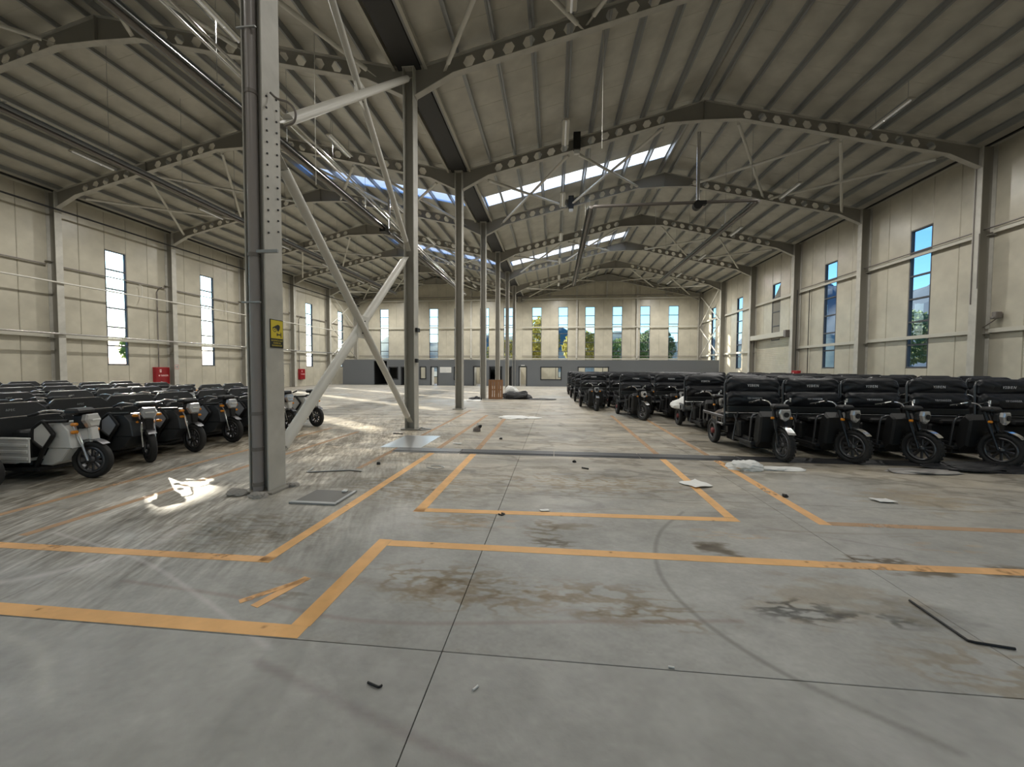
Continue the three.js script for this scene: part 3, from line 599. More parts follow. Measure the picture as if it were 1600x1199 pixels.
const LAMPS = [];  // rows behind and above the camera are added for fill
for (const [hall, ridge] of [['right', RIDGE_R], ['left', RIDGE_L]]) for (const d of [-1, 1]) for (let k = -2; k < 7; k++)
  LAMPS.push([ridge + d * 5, CEIL(ridge + 5, ridge) - 0.85, ZK(k) + (k === 6 ? 1.3 : 3.75), `strip light over the ${hall} hall, ${d < 0 ? 'left' : 'right'} line, ${k < 0 ? (k < -1 ? 'added behind the camera for fill' : 'added above the camera for fill') : ORD[k] + ' from the camera'}`, k < -1 ? 0.4 : k < 0 ? 0.25 : k === 0 ? 0.6 : k === 6 ? 2.2 : 1]);
for (const l of LAMPS) lamp(...l);
// radiant tube heaters
function heater(label, Xa, Xb, Za, Zb, Y, joined) {
  const o = thing('tube_heater', label, 'heater', null, null, V(Xa, Y, Za));
  const L = Zb - Za, D = Xb - Xa, v = (x, y, z) => new THREE.Vector3(x, y, -z);
  for (const x of D ? [0, D] : [0]) {
    part(o, 'tube', rod(v(x, 0, 0), v(x, 0, L), 0.055, 10), M.pipeBrown);
    const r = []; for (const s of [-1, 1]) r.push(cbox(-0.005, 0.005, -0.02, 0.16, -L, -0.3, 0).rotateZ(s * 0.7).translate(x + s * 0.13, 0.03, 0));
    r.push(cbox(x - 0.1, x + 0.1, 0.15, 0.157, -L, -0.3, 0));
    part(o, 'reflector', r, M.galv);
    for (let z = 0.6; z < L; z += 2.4) { part(o, 'bracket', cbox(x - 0.17, x + 0.17, 0.16, 0.19, -z - 0.02, -z + 0.02), M.chrome); part(o, 'hanger', rod(v(x, 0.17, z), v(x, CEIL(Xa + x, Xa > XV ? RIDGE_R : RIDGE_L) - Y, z), 0.006, 6), M.galv); }
  }
  if (joined) part(o, 'cross_pipe', bentTube([v(0, 0, 0.4), v(0, 0, -0.05), v(D, 0, -0.05), v(D, 0, 0.4)], 0.06, 10, 0.2), M.pipeBrown);
  return { o, v };
}
{
  const { o, v } = heater('long U-shaped radiant tube heater hanging over the right hall', 1.35, 7.5, 15.9, 30.4, 7.88, true);
  part(o, 'flue_pipe', rod(v(3.93, 0.05, -0.1), v(3.93, 2.55, -0.1), 0.065, 12), M.chrome); part(o, 'fan', [rod(v(3.93, -0.12, -0.16), v(3.93, -0.12, 0.06), 0.16, 14), cbox(3.9, 4.25, -0.1, 0.05, -0.05, 0.12)], M.black);
}
{
  const { o, v } = heater('dark tube heater over the left hall ending at a black burner', -7.75, -7.75, 5.6, 17.4, 7.9, false);
  part(o, 'burner', [cbox(-0.14, 0.14, -0.14, 0.16, -12.2, -11.8), rod(v(0, 0, 12.2), v(0, 0, 12.5), 0.09)], M.black); part(o, 'flue_pipe', rod(v(0.15, 0.1, 12.2), v(0.15, 2.4, 12.2), 0.06, 12), M.chrome);
}
heater('dark tube heater over the left hall beyond the burner', -7.75, -7.75, 18.2, 34, 7.9, false);
heater('dark tube heater over the left hall nearest the left wall', -13.55, -13.55, 5.6, 17.0, 7.9, false);
heater('farther tube heater over the left hall near the left wall', -13.55, -13.55, 18.4, 33, 7.9, false);
part(scene, 'gas_pipe', rod(V(-7.05, 8.4, 4.0), V(-8.0, 8.4, 34), 0.035, 8), M.pipeShine); tag(scene.children.at(-1), 'thin shiny gas pipe running under the roof of the left hall', 'pipe');
part(scene, 'gas_pipe', rod(V(-7.6, 8.75, 4.0), V(-8.5, 8.75, 34), 0.03, 8), M.pipeShine); tag(scene.children.at(-1), 'upper shiny pipe beside the gas pipe in the left hall', 'pipe');
for (const [X, Y, Z, w] of [[0.75, 9.7, ZK(2) - 0.18, 'near'], [0.75, 9.65, ZK(3) - 0.18, 'far']]) {
  const o = thing('junction_box', `black box fixed to the ${w} rafter of the right hall`, 'box', null, null, V(X, Y, Z));
  part(o, 'case', cbox(-0.13, 0.13, 0, 0.62, -0.09, 0.09, 0.01), M.black); part(o, 'label_plate', cbox(-0.1, 0.1, -0.16, -0.02, -0.05, 0.06, 0.005), M.bag);
}
for (const [X, Z, y0, n] of [[1.15, 10.5, 7.2, 'front'], [5.0, 21, 8.2, 'middle'], [-6.0, 9.6, 6.2, 'left']]) { part(scene, 'hanging_wire', rod(V(X, y0, Z), V(X, CEIL(X, X > XV ? RIDGE_R : RIDGE_L), Z), 0.008, 6), M.pipe); tag(scene.children.at(-1), `thin wire hanging from the roof in the ${n} part`, 'wire'); }

/* ------------------------------------------------------------------ grey partition with offices across the far end */
{
  const Z = 36.6, T = 0.16, TOP = 2.42, X0 = -20.4, X1 = 14.38;
  const O = (a, b, c, d) => [[a, c], [b, c], [b, d], [a, d]];
  const ops = [ // x0, x1, y0, y1, kind
    [-17.25, -15.95, 0.01, 2.3, 'gap'], [-15.75, -14.85, 0.55, 1.72, 'dark_window'], [-14.55, -13.95, 0.01, 1.74, 'dark_door'], [-12.7, -12.1, 0.6, 1.76, 'window'], [-11.65, -10.95, 0.01, 1.76, 'door'],
    [-9.4, -9.08, 0.55, 1.74, 'window'], [-7.55, -6.72, 0.01, 1.8, 'door'], [-6.05, -4.85, 0.55, 1.8, 'dark_window'], [-4.3, -3.95, 0.01, 1.8, 'dark_door'], [-3.28, -2.55, 0.01, 1.81, 'door'], [-1.28, 0.62, 0.6, 1.78, 'window'], [2.1, 4.85, 0.6, 1.79, 'window']];
  const wall = thing('partition_wall', 'low dark grey partition wall with doors and windows across the far end', 'wall', null, 'structure');
  const g = extrude([[X0, 0], [X1, 0], [X1, TOP], [X0, TOP]], T, ops.map((o) => O(o[0], o[1], o[2], o[3]))); g.translate(0, 0, -Z - T);
  part(wall, 'board', metreUV(g), M.partition); part(wall, 'coping', box(X0, X1, TOP, TOP + 0.02, Z - 0.01, Z + T + 0.01, 0.003), M.girt);
  part(wall, 'return_wall', [box(X0, X0 + 0.12, 0, TOP, Z + T, ZF - 0.05), box(X1 - 0.12, X1, 0, TOP, Z + T, ZF - 0.05)], M.partition);
  for (const x of [-13.4, -8.3, -6.4, -4.0, -1.9, 1.4, 6.5]) part(wall, 'room_divider', box(x - 0.05, x + 0.05, 0, TOP - 0.1, Z + T, ZF - 0.1), M.wall);
  for (const [a, b] of [[-17.6, -13.45], [-6.35, -4.05]]) { part(wall, 'shade_lining', [box(a, b, TOP - 0.12, TOP - 0.06, Z + T, Z + 3), box(a, b, 0, TOP - 0.1, Z + 3, Z + 3.06), box(a - 0.02, a + 0.02, 0, TOP - 0.1, Z + T, Z + 3), box(b - 0.02, b, 0, TOP - 0.1, Z + T, Z + 3)], M.roomShade); }  // near-black boxes added so these rooms read as unlit
  let dn = 0;
  for (const [a, b, c, d, kind] of ops) {
    if (kind === 'gap') continue;
    const w = 0.07, isDoor = kind.endsWith('door');
    const o = new THREE.Group(); o.name = isDoor ? 'door_' + (++doorCount) : 'window_' + (++windowCount); scene.add(o);
    tag(o, isDoor ? `open doorway with a dark frame in the grey partition, ${ORD[dn++]} from the left` : `office window in the grey partition, ${a < -15 ? 'unlit one farthest left' : a < -11 ? 'narrow one beside the lit doorway' : a < -8 ? 'slim one right of the white notice board' : a < -4 ? 'unlit one behind the pallet' : a < 1 ? 'bright one in the middle' : 'wide one behind the black tricycles'}`, isDoor ? 'door' : 'window', null, 'structure');
    const fr = [box(a - 0.02, a + w, c, d, Z - 0.03, Z + T), box(b - w, b + 0.02, c, d, Z - 0.03, Z + T), box(a - 0.02, b + 0.02, d - w, d + 0.03, Z - 0.03, Z + T)];
    if (!isDoor) fr.push(box(a - 0.02, b + 0.02, c - 0.02, c + w, Z - 0.03, Z + T));
    part(o, isDoor ? 'door_frame' : 'window_frame', fr, M.darkFrame);
    if (!isDoor) { const p = new THREE.PlaneGeometry(b - a - 2 * w, d - c - 2 * w); p.translate((a + b) / 2, (c + d) / 2, -Z - 0.1); part(o, 'pane', fit(p), M.clearGlass); if (b - a > 1.5) part(o, 'mullion', box(b - 0.55, b - 0.5, c, d, Z, Z + 0.1), M.darkFrame); }
    if (kind === 'door' || kind === 'dark_door') part(o, 'door_leaf', box(a + w, a + w + 0.04, 0.01, d - w, Z + 0.12, Z + 0.12 + (b - a) * 0.9), kind === 'door' ? M.white : M.roomShade);
  }
  const nb = thing('notice_board', 'white notice board with sheets on the grey partition', 'board', null, null, V(-10.2, 1.2, Z - 0.001));
  part(nb, 'backing', cbox(-0.55, 0.55, 0, 0.53, 0.0, 0.02), M.bag); part(nb, 'paper', [cbox(-0.5, 0.1, 0.04, 0.48, 0.02, 0.026), cbox(0.14, 0.5, 0.2, 0.48, 0.02, 0.026)], M.white);
  for (const x of [-2.9, -9.6]) { const s = thing('door_lamp', x > -5 ? 'small white lamp above the doorway right of the pallet' : 'small white lamp on top of the partition on the left', 'lamp', null, null, V(x, x > -5 ? 1.88 : TOP + 0.02, Z - 0.06)); part(s, 'case', cbox(-0.16, 0.16, 0, 0.07, -0.04, 0.06), M.white); }
}
/* roller door, small doors, fire cabinets, cameras on the walls */
{
  const d = new THREE.Group(); d.name = 'door_' + (++doorCount); scene.add(d); tag(d, 'cream roller shutter door under a short window in the right wall', 'door', null, 'structure');
  for (let i = 0; i < 30; i++) part(d, 'slat', box(XR + 0.02, XR + 0.06, 0.01 + i * 0.124, 0.01 + i * 0.124 + 0.119, 26.98, 31.12, 0.012), i === 7 || i === 8 ? M.gutter : M.wall);
  part(d, 'guide_rail', box(XR - 0.06, XR + 0.06, 0, 3.75, 26.85, 26.97), M.girt); part(d, 'guide_rail', box(XR - 0.06, XR + 0.06, 0, 3.75, 31.13, 31.25), M.girt);
  part(d, 'shutter_box', [box(XR - 0.42, XR, 3.74, 4.06, 26.75, 31.35, 0.01)], M.girt); part(d, 'motor', box(XR - 0.5, XR - 0.1, 3.66, 4.1, 26.5, 26.75), M.pipeBrown); part(d, 'chain', rod(V(XR - 0.3, 1.5, 31.0), V(XR - 0.3, 3.8, 31.0), 0.02, 6), M.pipeBrown);
  const e = new THREE.Group(); e.name = 'door_' + (++doorCount); scene.add(e); tag(e, 'plain cream metal door in the left wall beside the fire cabinet', 'door', null, 'structure');
  part(e, 'door_leaf', box(XL, XL + 0.03, 0.02, 1.9, 30.2, 31.1), M.wall); part(e, 'door_frame', [box(XL, XL + 0.05, 0, 1.96, 30.12, 30.2), box(XL, XL + 0.05, 0, 1.96, 31.1, 31.18), box(XL, XL + 0.05, 1.9, 1.98, 30.12, 31.18)], M.steelDark); part(e, 'handle', box(XL + 0.03, XL + 0.08, 0.95, 0.98, 30.3, 30.42), M.black);
}
const redText = canvasTexture(256, 256, (c) => { c.fillStyle = '#8a1018'; c.fillRect(0, 0, 256, 256); c.fillStyle = '#e8c8c4'; c.font = 'bold 40px sans-serif'; c.fillText('YANGIN', 78, 140); c.beginPath(); c.arc(52, 126, 13, 0, 7); c.fill(); c.fillRect(64, 26, 34, 48); c.fillStyle = '#8a1018'; c.fillRect(76, 34, 10, 26); });
const redFace = new THREE.MeshStandardMaterial({ name: 'fire_cabinet_print', map: redText, roughness: 0.4 });
function fireBox(label, X, s, Y, Z, w, h) {
  const o = thing('fire_cabinet', label, 'fire cabinet', null, null, V(X, Y, Z));
  part(o, 'case', cbox(0, s * 0.2, 0, h, -w / 2, w / 2, 0.012), M.red);
  const f = new THREE.PlaneGeometry(w - 0.06, h - 0.06); f.rotateY(s * Math.PI / 2); f.translate(s * 0.207, h / 2, 0); part(o, 'door', fit(f), redFace);
  part(o, 'handle', cbox(s * 0.2, s * 0.225, h * 0.1, h * 0.16, w * 0.1, w * 0.2), M.chrome);
}
fireBox('red fire hose cabinet on the left wall behind the white tricycles', XL, 1, 0.66, 20.13, 0.8, 0.94);
fireBox('red fire hose cabinet on the left wall seen past the nearest column', XL, 1, 0.6, 32.6, 0.7, 0.9);
fireBox('red fire hose cabinet at the right wall beside the roller door', XR - 0.25, -1, 0.95, 25.55, 0.6, 0.62);
for (const [z, y, w] of [[20.0, 1.6, 'near'], [32.3, 1.5, 'far']]) { part(scene, 'riser_pipe', bentTube([V(XL + 0.1, y, z), V(XL + 0.1, 5.9, z), V(XL + 0.4, 6.0, z)], 0.028), M.pipeBrown); tag(scene.children.at(-1), `brown riser pipe above the ${w} red fire cabinet on the left wall`, 'pipe'); }
const exitTex = canvasTexture(64, 64, (c) => { c.fillStyle = '#d8d2c8'; c.fillRect(0, 0, 64, 64); c.strokeStyle = '#a03030'; c.lineWidth = 5; c.strokeRect(4, 4, 56, 56); c.fillStyle = '#444'; c.fillRect(14, 14, 12, 36); c.fillRect(38, 14, 12, 36); });
{ const o = thing('wall_sign', 'small square white and red sign above the fire cabinet on the left', 'sign', null, null, V(XL + 0.447, 1.62, ZK(3) + 0.05)); const p = new THREE.PlaneGeometry(0.24, 0.24); p.rotateY(Math.PI / 2); p.translate(0.012, 0, 0); part(o, 'face', fit(p), new THREE.MeshStandardMaterial({ name: 'sign_print', map: exitTex, roughness: 0.5 })); part(o, 'backing', cbox(0, 0.01, -0.12, 0.12, -0.12, 0.12), M.bag); }
for (const [z, y0, y1, dx, n] of [[24.9, 0.2, 6.3, 0.12, 'second'], [25.75, 1.0, 6.4, 0.3, 'third']]) { part(scene, 'conduit', rod(V(XR - dx, y0, z), V(XR - dx, y1, z), 0.02, 8), M.black); tag(scene.children.at(-1), `thin black vertical conduit beside the ${n} column of the right wall`, 'conduit'); }
for (const [z, y0, y1, n] of [[ZK(2) - 0.08, 4.4, 6.25, 'longer'], [ZK(2) + 0.12, 3.9, 8.9, 'shorter']]) { part(scene, 'conduit', rod(V(XR - 0.46, y0, z), V(XR - 0.46, y1, z), 0.016, 8), M.pipeBrown); tag(scene.children.at(-1), `${n} brown cable run on the front column of the right wall`, 'conduit'); }
{ const o = thing('wall_camera', 'small brown security lamp on an arm at the right wall', 'lamp', null, null, V(XR - 0.14, 3.35, 14.95)); part(o, 'head', [cbox(-0.1, 0.1, 0, 0.22, -0.08, 0.08, 0.02), cbox(-0.16, 0.02, -0.02, 0.06, -0.07, 0.07, 0.02)], M.pipeBrown); part(o, 'arm', [tubeAlong([new THREE.Vector3(0, 0, 0), new THREE.Vector3(0.02, -0.12, -0.2), new THREE.Vector3(0.04, -0.25, -0.45)], 0.016)], M.pipeBrown); }
// yellow camera warning sign on the nearest column
const cctv = canvasTexture(256, 384, (c) => {
  c.fillStyle = '#16160f'; c.fillRect(0, 0, 256, 384); c.fillStyle = '#d9c32e'; c.fillRect(8, 8, 240, 250);
  c.fillStyle = '#1c1f20'; c.beginPath(); c.moveTo(40, 110); c.lineTo(140, 66); c.quadraticCurveTo(185, 62, 190, 95); c.lineTo(180, 130); c.lineTo(150, 165); c.lineTo(126, 132); c.lineTo(110, 116); c.quadraticCurveTo(72, 104, 50, 130); c.closePath(); c.fill();
  c.lineWidth = 9; c.strokeStyle = '#1c1f20'; c.beginPath(); c.ellipse(80, 136, 34, 27, 0.5, 0, 7); c.stroke(); c.beginPath(); c.arc(82, 134, 10, 0, 7); c.fill();
  c.fillRect(122, 182, 20, 40); c.fillRect(138, 194, 66, 16); c.fillRect(200, 168, 16, 72);
  c.fillStyle = '#d9c32e'; c.font = 'bold 26px sans-serif'; c.textAlign = 'center';
  c.fillText('BU İŞYERİ 24 SAAT', 128, 296, 236); c.fillText('KAMERA İLE', 128, 330, 200); c.fillText('İZLENMEKTEDİR', 128, 364, 226);
});
{ const o = thing('warning_sign', 'yellow and black camera surveillance sign on the nearest column', 'sign', null, null, V(XV + 0.136, 1.87, ZK(0) + 0.075)); const p = new THREE.PlaneGeometry(0.24, 0.36); p.rotateY(Math.PI / 2); p.translate(0.007, 0.17, 0); part(o, 'face', fit(p), new THREE.MeshStandardMaterial({ name: 'warning_print', map: cctv, roughness: 0.45 })); part(o, 'backing', cbox(0, 0.005, -0.012, 0.352, -0.122, 0.122, 0.001), M.black); }

/* ------------------------------------------------------------------ tricycles. Local axes: front wheel stands on the origin, forward is +z, up is +y */
function lathe(prof, seg = 28) { const g = new THREE.LatheGeometry(prof.map((p) => new THREE.Vector2(p[0], p[1])), seg); g.rotateZ(Math.PI / 2); return fit(g); }   // axis along x
function tyreGeo(R, w, block) {
  const h = w / 2, r = R - w * 0.75, g = [lathe([[r, -h * 0.7], [R - w * 0.35, -h], [R - 0.012, -h * 0.85], [R, -h * 0.5], [R, h * 0.5], [R - 0.012, h * 0.85], [R - w * 0.35, h], [r, h * 0.7], [r, -h * 0.7]], 32)];
  if (block) for (let i = 0; i < 26; i++) for (const s of [-1, 1]) { const b = cbox(s * h * 0.1, s * h * 0.95, R - 0.006, R + 0.006, -0.017, 0.017, 0); b.rotateX((i + (s > 0 ? 0.5 : 0)) * Math.PI * 2 / 26); g.push(b); }
  return join(g);
}
function rimGeo(r, spokes, w) {
  const g = [lathe([[r - 0.03, -w / 2], [r + 0.012, -w / 2], [r, 0], [r + 0.012, w / 2], [r - 0.03, w / 2], [r - 0.02, 0], [r - 0.03, -w / 2]], 28), lathe([[0.001, -w * 0.55], [0.045, -w * 0.5], [0.05, 0], [0.045, w * 0.5], [0.001, w * 0.55]], 14)];
  for (let i = 0; i < spokes; i++) { const b = cbox(-0.012, 0.012, 0.04, r - 0.02, -0.017, 0.017, 0.004); b.rotateX(i * Math.PI * 2 / spokes); g.push(b); }
  return join(g);
}
function arcPlate(R, w, a0, a1, t = 0.006, n = 10) {                                   // mudguard: a bent strip round the x axis
  const g = [];
  for (let i = 0; i < n; i++) { const a = a0 + (a1 - a0) * (i + 0.5) / n, L = R * (a1 - a0) / n * 0.52, b = cbox(-w / 2, w / 2, R, R + t, -L, L, 0); b.rotateX(-a); g.push(b); }
  return join(g);
}
const rimRed = std('hub_red', [0.2, 0.03, 0.03], 0.5);
const cache = {};
const G = (k, f) => cache[k] ?? (cache[k] = f());
function wheel(t, R, w, x, y, z, steer = 0, front = false, hub) {
  const o = new THREE.Group(); o.name = front ? 'front_wheel' : 'rear_wheel'; o.position.set(x, y, z); o.rotation.y = steer; t.add(o);
  const key = `${R},${w},${front}`;
  part(o, 'tyre', G('t' + key, () => tyreGeo(R, w, front === true)), M.rubber);
  part(o, 'rim', G('r' + key, () => rimGeo(R - w * 0.8, front ? 10 : 6, w * 0.75)), M.alloy);
  if (hub) part(o, 'hub', G('hub', () => lathe([[0.001, -0.05], [0.06, -0.05], [0.06, 0.05], [0.001, 0.05]], 12)), hub);
  return o;
}
/* right rows: black tricycles with a cloth-wrapped seat frame */
const printOf = (s, w, h, px, css) => canvasTexture(w, h, (c) => { c.clearRect(0, 0, w, h); c.fillStyle = css; c.font = `bold ${px}px sans-serif`; c.textAlign = 'center'; c.textBaseline = 'middle'; c.fillText(s, w / 2, h / 2, w * 0.96); });
const decal = (name, tex, c) => new THREE.MeshStandardMaterial({ name, color: c, map: tex, transparent: true, roughness: 0.5 });
const brandPrint = decal('cloth_print', printOf('YIBEN', 256, 64, 58, '#ffffff'), new THREE.Color(0.75, 0.75, 0.77));
const modelPrint = decal('cloth_print', printOf('YB1500DZK', 256, 40, 36, '#ffffff'), new THREE.Color(0.5, 0.5, 0.53));
const backPrint = decal('seat_print', printOf('APEC', 256, 64, 56, '#ffffff'), new THREE.Color(0.24, 0.25, 0.25));
// a wrinkled cloth panel: thick sheet with rounded upper corners, sagging folds on the front
function clothPanel(w, y0, y1, depth, bulge, sd) {
  const nx = 36, ny = 14, pos = [], idx = [], uv = [];
  const f = (u, v) => { // u 0..1 across, v 0..1 up -> front z
    const edge = Math.min(u, 1 - u) * 2, sag = Math.sin(Math.PI * v) ** 0.7 * bulge * (0.55 + 0.45 * Math.min(1, edge * 5));
    const q = fbm(u * 2.2 + sd, v * 1.5 + sd * 3, 2), c = Math.abs(u - 0.5) * 2;
    return sag + 0.013 * Math.sin((v * 2.6 + c * c * 1.5 * (u < 0.5 ? 1 : 0.8) + q * 3.4) * 3.4) * Math.sin(Math.PI * v) * (0.35 + c) + 0.03 * (fbm(u * 4 + sd, v * 3 + u * 2, 3) - 0.5);
  };
  for (const side of [0, 1]) for (let j = 0; j <= ny; j++) for (let i = 0; i <= nx; i++) {
    const u = i / nx, v = j / ny, c = Math.max(0, Math.abs(u - 0.5) - 0.41) / 0.09, drop = v > 0.6 ? c * c * 0.07 * (v - 0.6) / 0.4 : 0;
    pos.push((u - 0.5) * w, y0 + (y1 - y0) * v - drop, side ? -depth : f(u, v)); uv.push(u * w, v * (y1 - y0));
  }
  const N = (nx + 1) * (ny + 1), at = (s, i, j) => s * N + j * (nx + 1) + i;
  for (let j = 0; j < ny; j++) for (let i = 0; i < nx; i++) { const a = at(0, i, j), b = at(0, i + 1, j), c = at(0, i + 1, j + 1), d = at(0, i, j + 1); idx.push(a, b, c, a, c, d); const e = at(1, i, j), g = at(1, i + 1, j), h = at(1, i + 1, j + 1), k = at(1, i, j + 1); idx.push(e, h, g, e, k, h); }
  for (let i = 0; i < nx; i++) { let a = at(0, i, ny), b = at(0, i + 1, ny), c = at(1, i + 1, ny), d = at(1, i, ny); idx.push(a, b, c, a, c, d); a = at(0, i, 0); b = at(0, i + 1, 0); c = at(1, i + 1, 0); d = at(1, i, 0); idx.push(a, c, b, a, d, c); }
  for (let j = 0; j < ny; j++) { let a = at(0, nx, j), b = at(1, nx, j), c = at(1, nx, j + 1), d = at(0, nx, j + 1); idx.push(a, b, c, a, c, d); a = at(0, 0, j); b = at(1, 0, j); c = at(1, 0, j + 1); d = at(0, 0, j + 1); idx.push(a, c, b, a, d, c); }
  const g = new THREE.BufferGeometry(); g.setAttribute('position', new THREE.BufferAttribute(new Float32Array(pos), 3)); g.setAttribute('uv', new THREE.BufferAttribute(new Float32Array(uv), 2)); g.setIndex(idx); g.computeVertexNormals();
  return { geo: fit(g), f: (x, y) => f(x / w + 0.5, (y - y0) / (y1 - y0)) };
}
function printOn(panel, w, y, h, dz) {                                                  // lettering that follows the folds of the cloth
  const g = new THREE.PlaneGeometry(w, h, 16, 4), p = g.attributes.position;
  for (let i = 0; i < p.count; i++) p.setXYZ(i, p.getX(i), p.getY(i) + y, panel.f(p.getX(i), p.getY(i) + y) + dz);
  g.computeVertexNormals(); return fit(g);
}
function cargoTrike(variant, steer) {
  const t = new THREE.Group(); t.name = 'cargo_tricycle';
  const R = 0.285, W2 = 0.52, k = variant;
  const st = new THREE.Group(); st.rotation.y = steer;
  wheel(t, R, 0.105, 0, R, 0, steer, true);
  const turned = (g) => { g.rotateY(steer); return g; };
  for (const s of [-1, 1]) part(t, 'fork_leg', turned(join([rod(v3(s * 0.085, R, 0.0), v3(s * 0.085, 0.62, -0.1), 0.02, 8), rod(v3(s * 0.085, 0.55, -0.08), v3(s * 0.085, 0.93, -0.19), 0.03, 8)])), M.blackGloss);
  part(t, 'mudguard', turned(arcPlate(R + 0.035, 0.12, -0.85, 0.62).translate(0, R, 0)), M.chrome);
  const head = part(t, 'headlight', turned(join([extrude([[-0.06, 0.075], [0.06, 0.075], [0.075, 0.02], [0.05, -0.065], [0, -0.095], [-0.05, -0.065], [-0.075, 0.02]], 0.04, [], 0.018).translate(0, 0.82, 0.0)])), M.lens);
  part(head, 'headlight_shell', turned(cbox(-0.09, 0.09, 0.74, 0.9, -0.1, 0.0, 0.03)), M.black); part(head, 'lamp_core', turned(rod(v3(0, 0.82, 0.06), v3(0, 0.82, 0.075), 0.045, 12)), M.black);
  const bar = part(t, 'handlebar', turned(tubeAlong([v3(-0.33, 1.0, -0.42), v3(-0.26, 1.05, -0.33), v3(-0.15, 1.03, -0.24), v3(-0.07, 0.93, -0.2), v3(0.07, 0.93, -0.2), v3(0.15, 1.03, -0.24), v3(0.26, 1.05, -0.33), v3(0.33, 1.0, -0.42)], 0.013, 40, 8)), M.chrome);
  for (const s of [-1, 1]) { part(bar, 'grip', turned(rod(v3(s * 0.3, 1.02, -0.37), v3(s * 0.35, 0.985, -0.49), 0.02, 8)), M.black); part(bar, 'brake_lever', turned(cbox(s * 0.24, s * 0.27, 1.02, 1.09, -0.3, -0.27, 0.006)), s > 0 ? M.chrome : M.black); }
  part(t, 'instrument_panel', turned(cbox(-0.13, 0.13, 0.9, 0.99, -0.24, -0.06, 0.03)), M.black);
  for (const s of [-1, 1]) part(t, 'turn_signal', turned(cbox(s * 0.13, s * 0.18, 0.73, 0.77, -0.1, -0.05, 0.01)), M.amber);
  part(t, 'leg_shield', [extrude([[-0.24, 0.74], [-0.32, 0.8], [-0.4, 0.7], [-0.46, 0.36], [-0.4, 0.2], [-0.3, 0.3], [-0.26, 0.56]], 0.5, [], 0.03).rotateY(-Math.PI / 2).translate(0.25, 0, 0)], M.black);
  part(t, 'crash_bar', [bentTube([v3(-0.34, 0.2, -0.5), v3(-0.34, 0.78, -0.42), v3(0.34, 0.78, -0.42), v3(0.34, 0.2, -0.5)], 0.018, 8, 0.1)], M.alloy);
  part(t, 'footboard', [cbox(-0.36, 0.36, 0.2, 0.26, -1.1, -0.4, 0.01), cbox(-0.3, 0.3, 0.12, 0.2, -1.0, -0.5, 0.01)], M.black);
  part(t, 'driver_seat_box', [cbox(-0.36, 0.36, 0.26, 0.6, -1.1, -0.86, 0.03), cbox(-0.28, 0.28, 0.6, 0.7, -1.1, -0.74, 0.03)], M.black);
  for (const s of [-1, 1]) part(t, 'frame_strut', [rod(v3(s * 0.42, 0.2, -1.0), v3(s * 0.3, 0.78, -1.08), 0.016, 8), rod(v3(s * 0.28, 0.22, -0.86), v3(s * 0.38, 0.7, -1.06), 0.016, 8)], M.alloy);
  part(t, 'seat_frame', [bentTube([v3(-W2, 0.5, -1.16), v3(-W2, 1.42, -1.2), v3(W2, 1.42, -1.2), v3(W2, 0.5, -1.16)], 0.02, 10, 0.14)], M.alloy);
  const up = G('cp' + k, () => clothPanel(1.0, 1.15, 1.42, 0.05, 0.04, 1.3 + k * 2.1)), lo = G('cq' + k, () => clothPanel(1.0, 0.86, 1.17, 0.08, 0.075, 4.7 + k * 1.7));
  const a = part(t, 'upper_cloth', up.geo, M.cloth); a.position.z = -1.17; const b = part(t, 'lower_cloth', lo.geo, M.cloth); b.position.z = -1.12;
  part(a, 'brand_print', G('pr' + k, () => printOn(up, 0.34, 1.285, 0.075, 0.014)), brandPrint); part(b, 'model_print', G('ps' + k, () => printOn(lo, 0.38, 1.03, 0.055, 0.014)), modelPrint);
  part(t, 'bench_back', [cbox(-0.5, 0.5, 0.74, 0.87, -1.22, -1.06, 0.02), cbox(-0.5, 0.5, 0.62, 0.72, -1.26, -1.08, 0.02)], M.seat);
  const bed = part(t, 'cargo_bed', [cbox(-0.5, 0.5, 0.44, 0.48, -2.34, -1.2, 0.005), cbox(-0.42, 0.42, 0.3, 0.44, -2.2, -1.25, 0.01)], M.blackGloss);
  for (const s of [-1, 1]) {
    part(bed, 'side_rail', [cbox(s * 0.5, s * 0.535, 0.6, 0.66, -2.34, -1.2, 0.008), ...[-1.28, -1.55, -1.82, -2.08, -2.31].map((z) => cbox(s * 0.5, s * 0.53, 0.44, 0.62, z - 0.03, z + 0.03, 0.005))], M.alloy);
    part(bed, 'lower_rail', [cbox(s * 0.5, s * 0.54, 0.46, 0.5, -1.5, -1.2, 0.006)], M.alloy);
    wheel(t, 0.265, 0.11, s * 0.485, 0.265, -1.78, 0, false, rimRed);
  }
  part(bed, 'tailgate', [cbox(-0.5, 0.5, 0.48, 0.66, -2.36, -2.33, 0.006)], M.blackGloss);
  part(t, 'axle', [rod(v3(-0.5, 0.265, -1.78), v3(0.5, 0.265, -1.78), 0.035, 8), cbox(-0.1, 0.1, 0.18, 0.36, -1.9, -1.66, 0.03)], M.black);
  part(t, 'chassis', [cbox(-0.3, -0.26, 0.26, 0.32, -2.3, -0.5, 0.005), cbox(0.26, 0.3, 0.26, 0.32, -2.3, -0.5, 0.005)], M.black);
  part(t, 'battery_box', [cbox(-0.34, 0.34, 0.14, 0.4, -1.5, -1.15, 0.02)], M.blackGloss);
  return t;
}
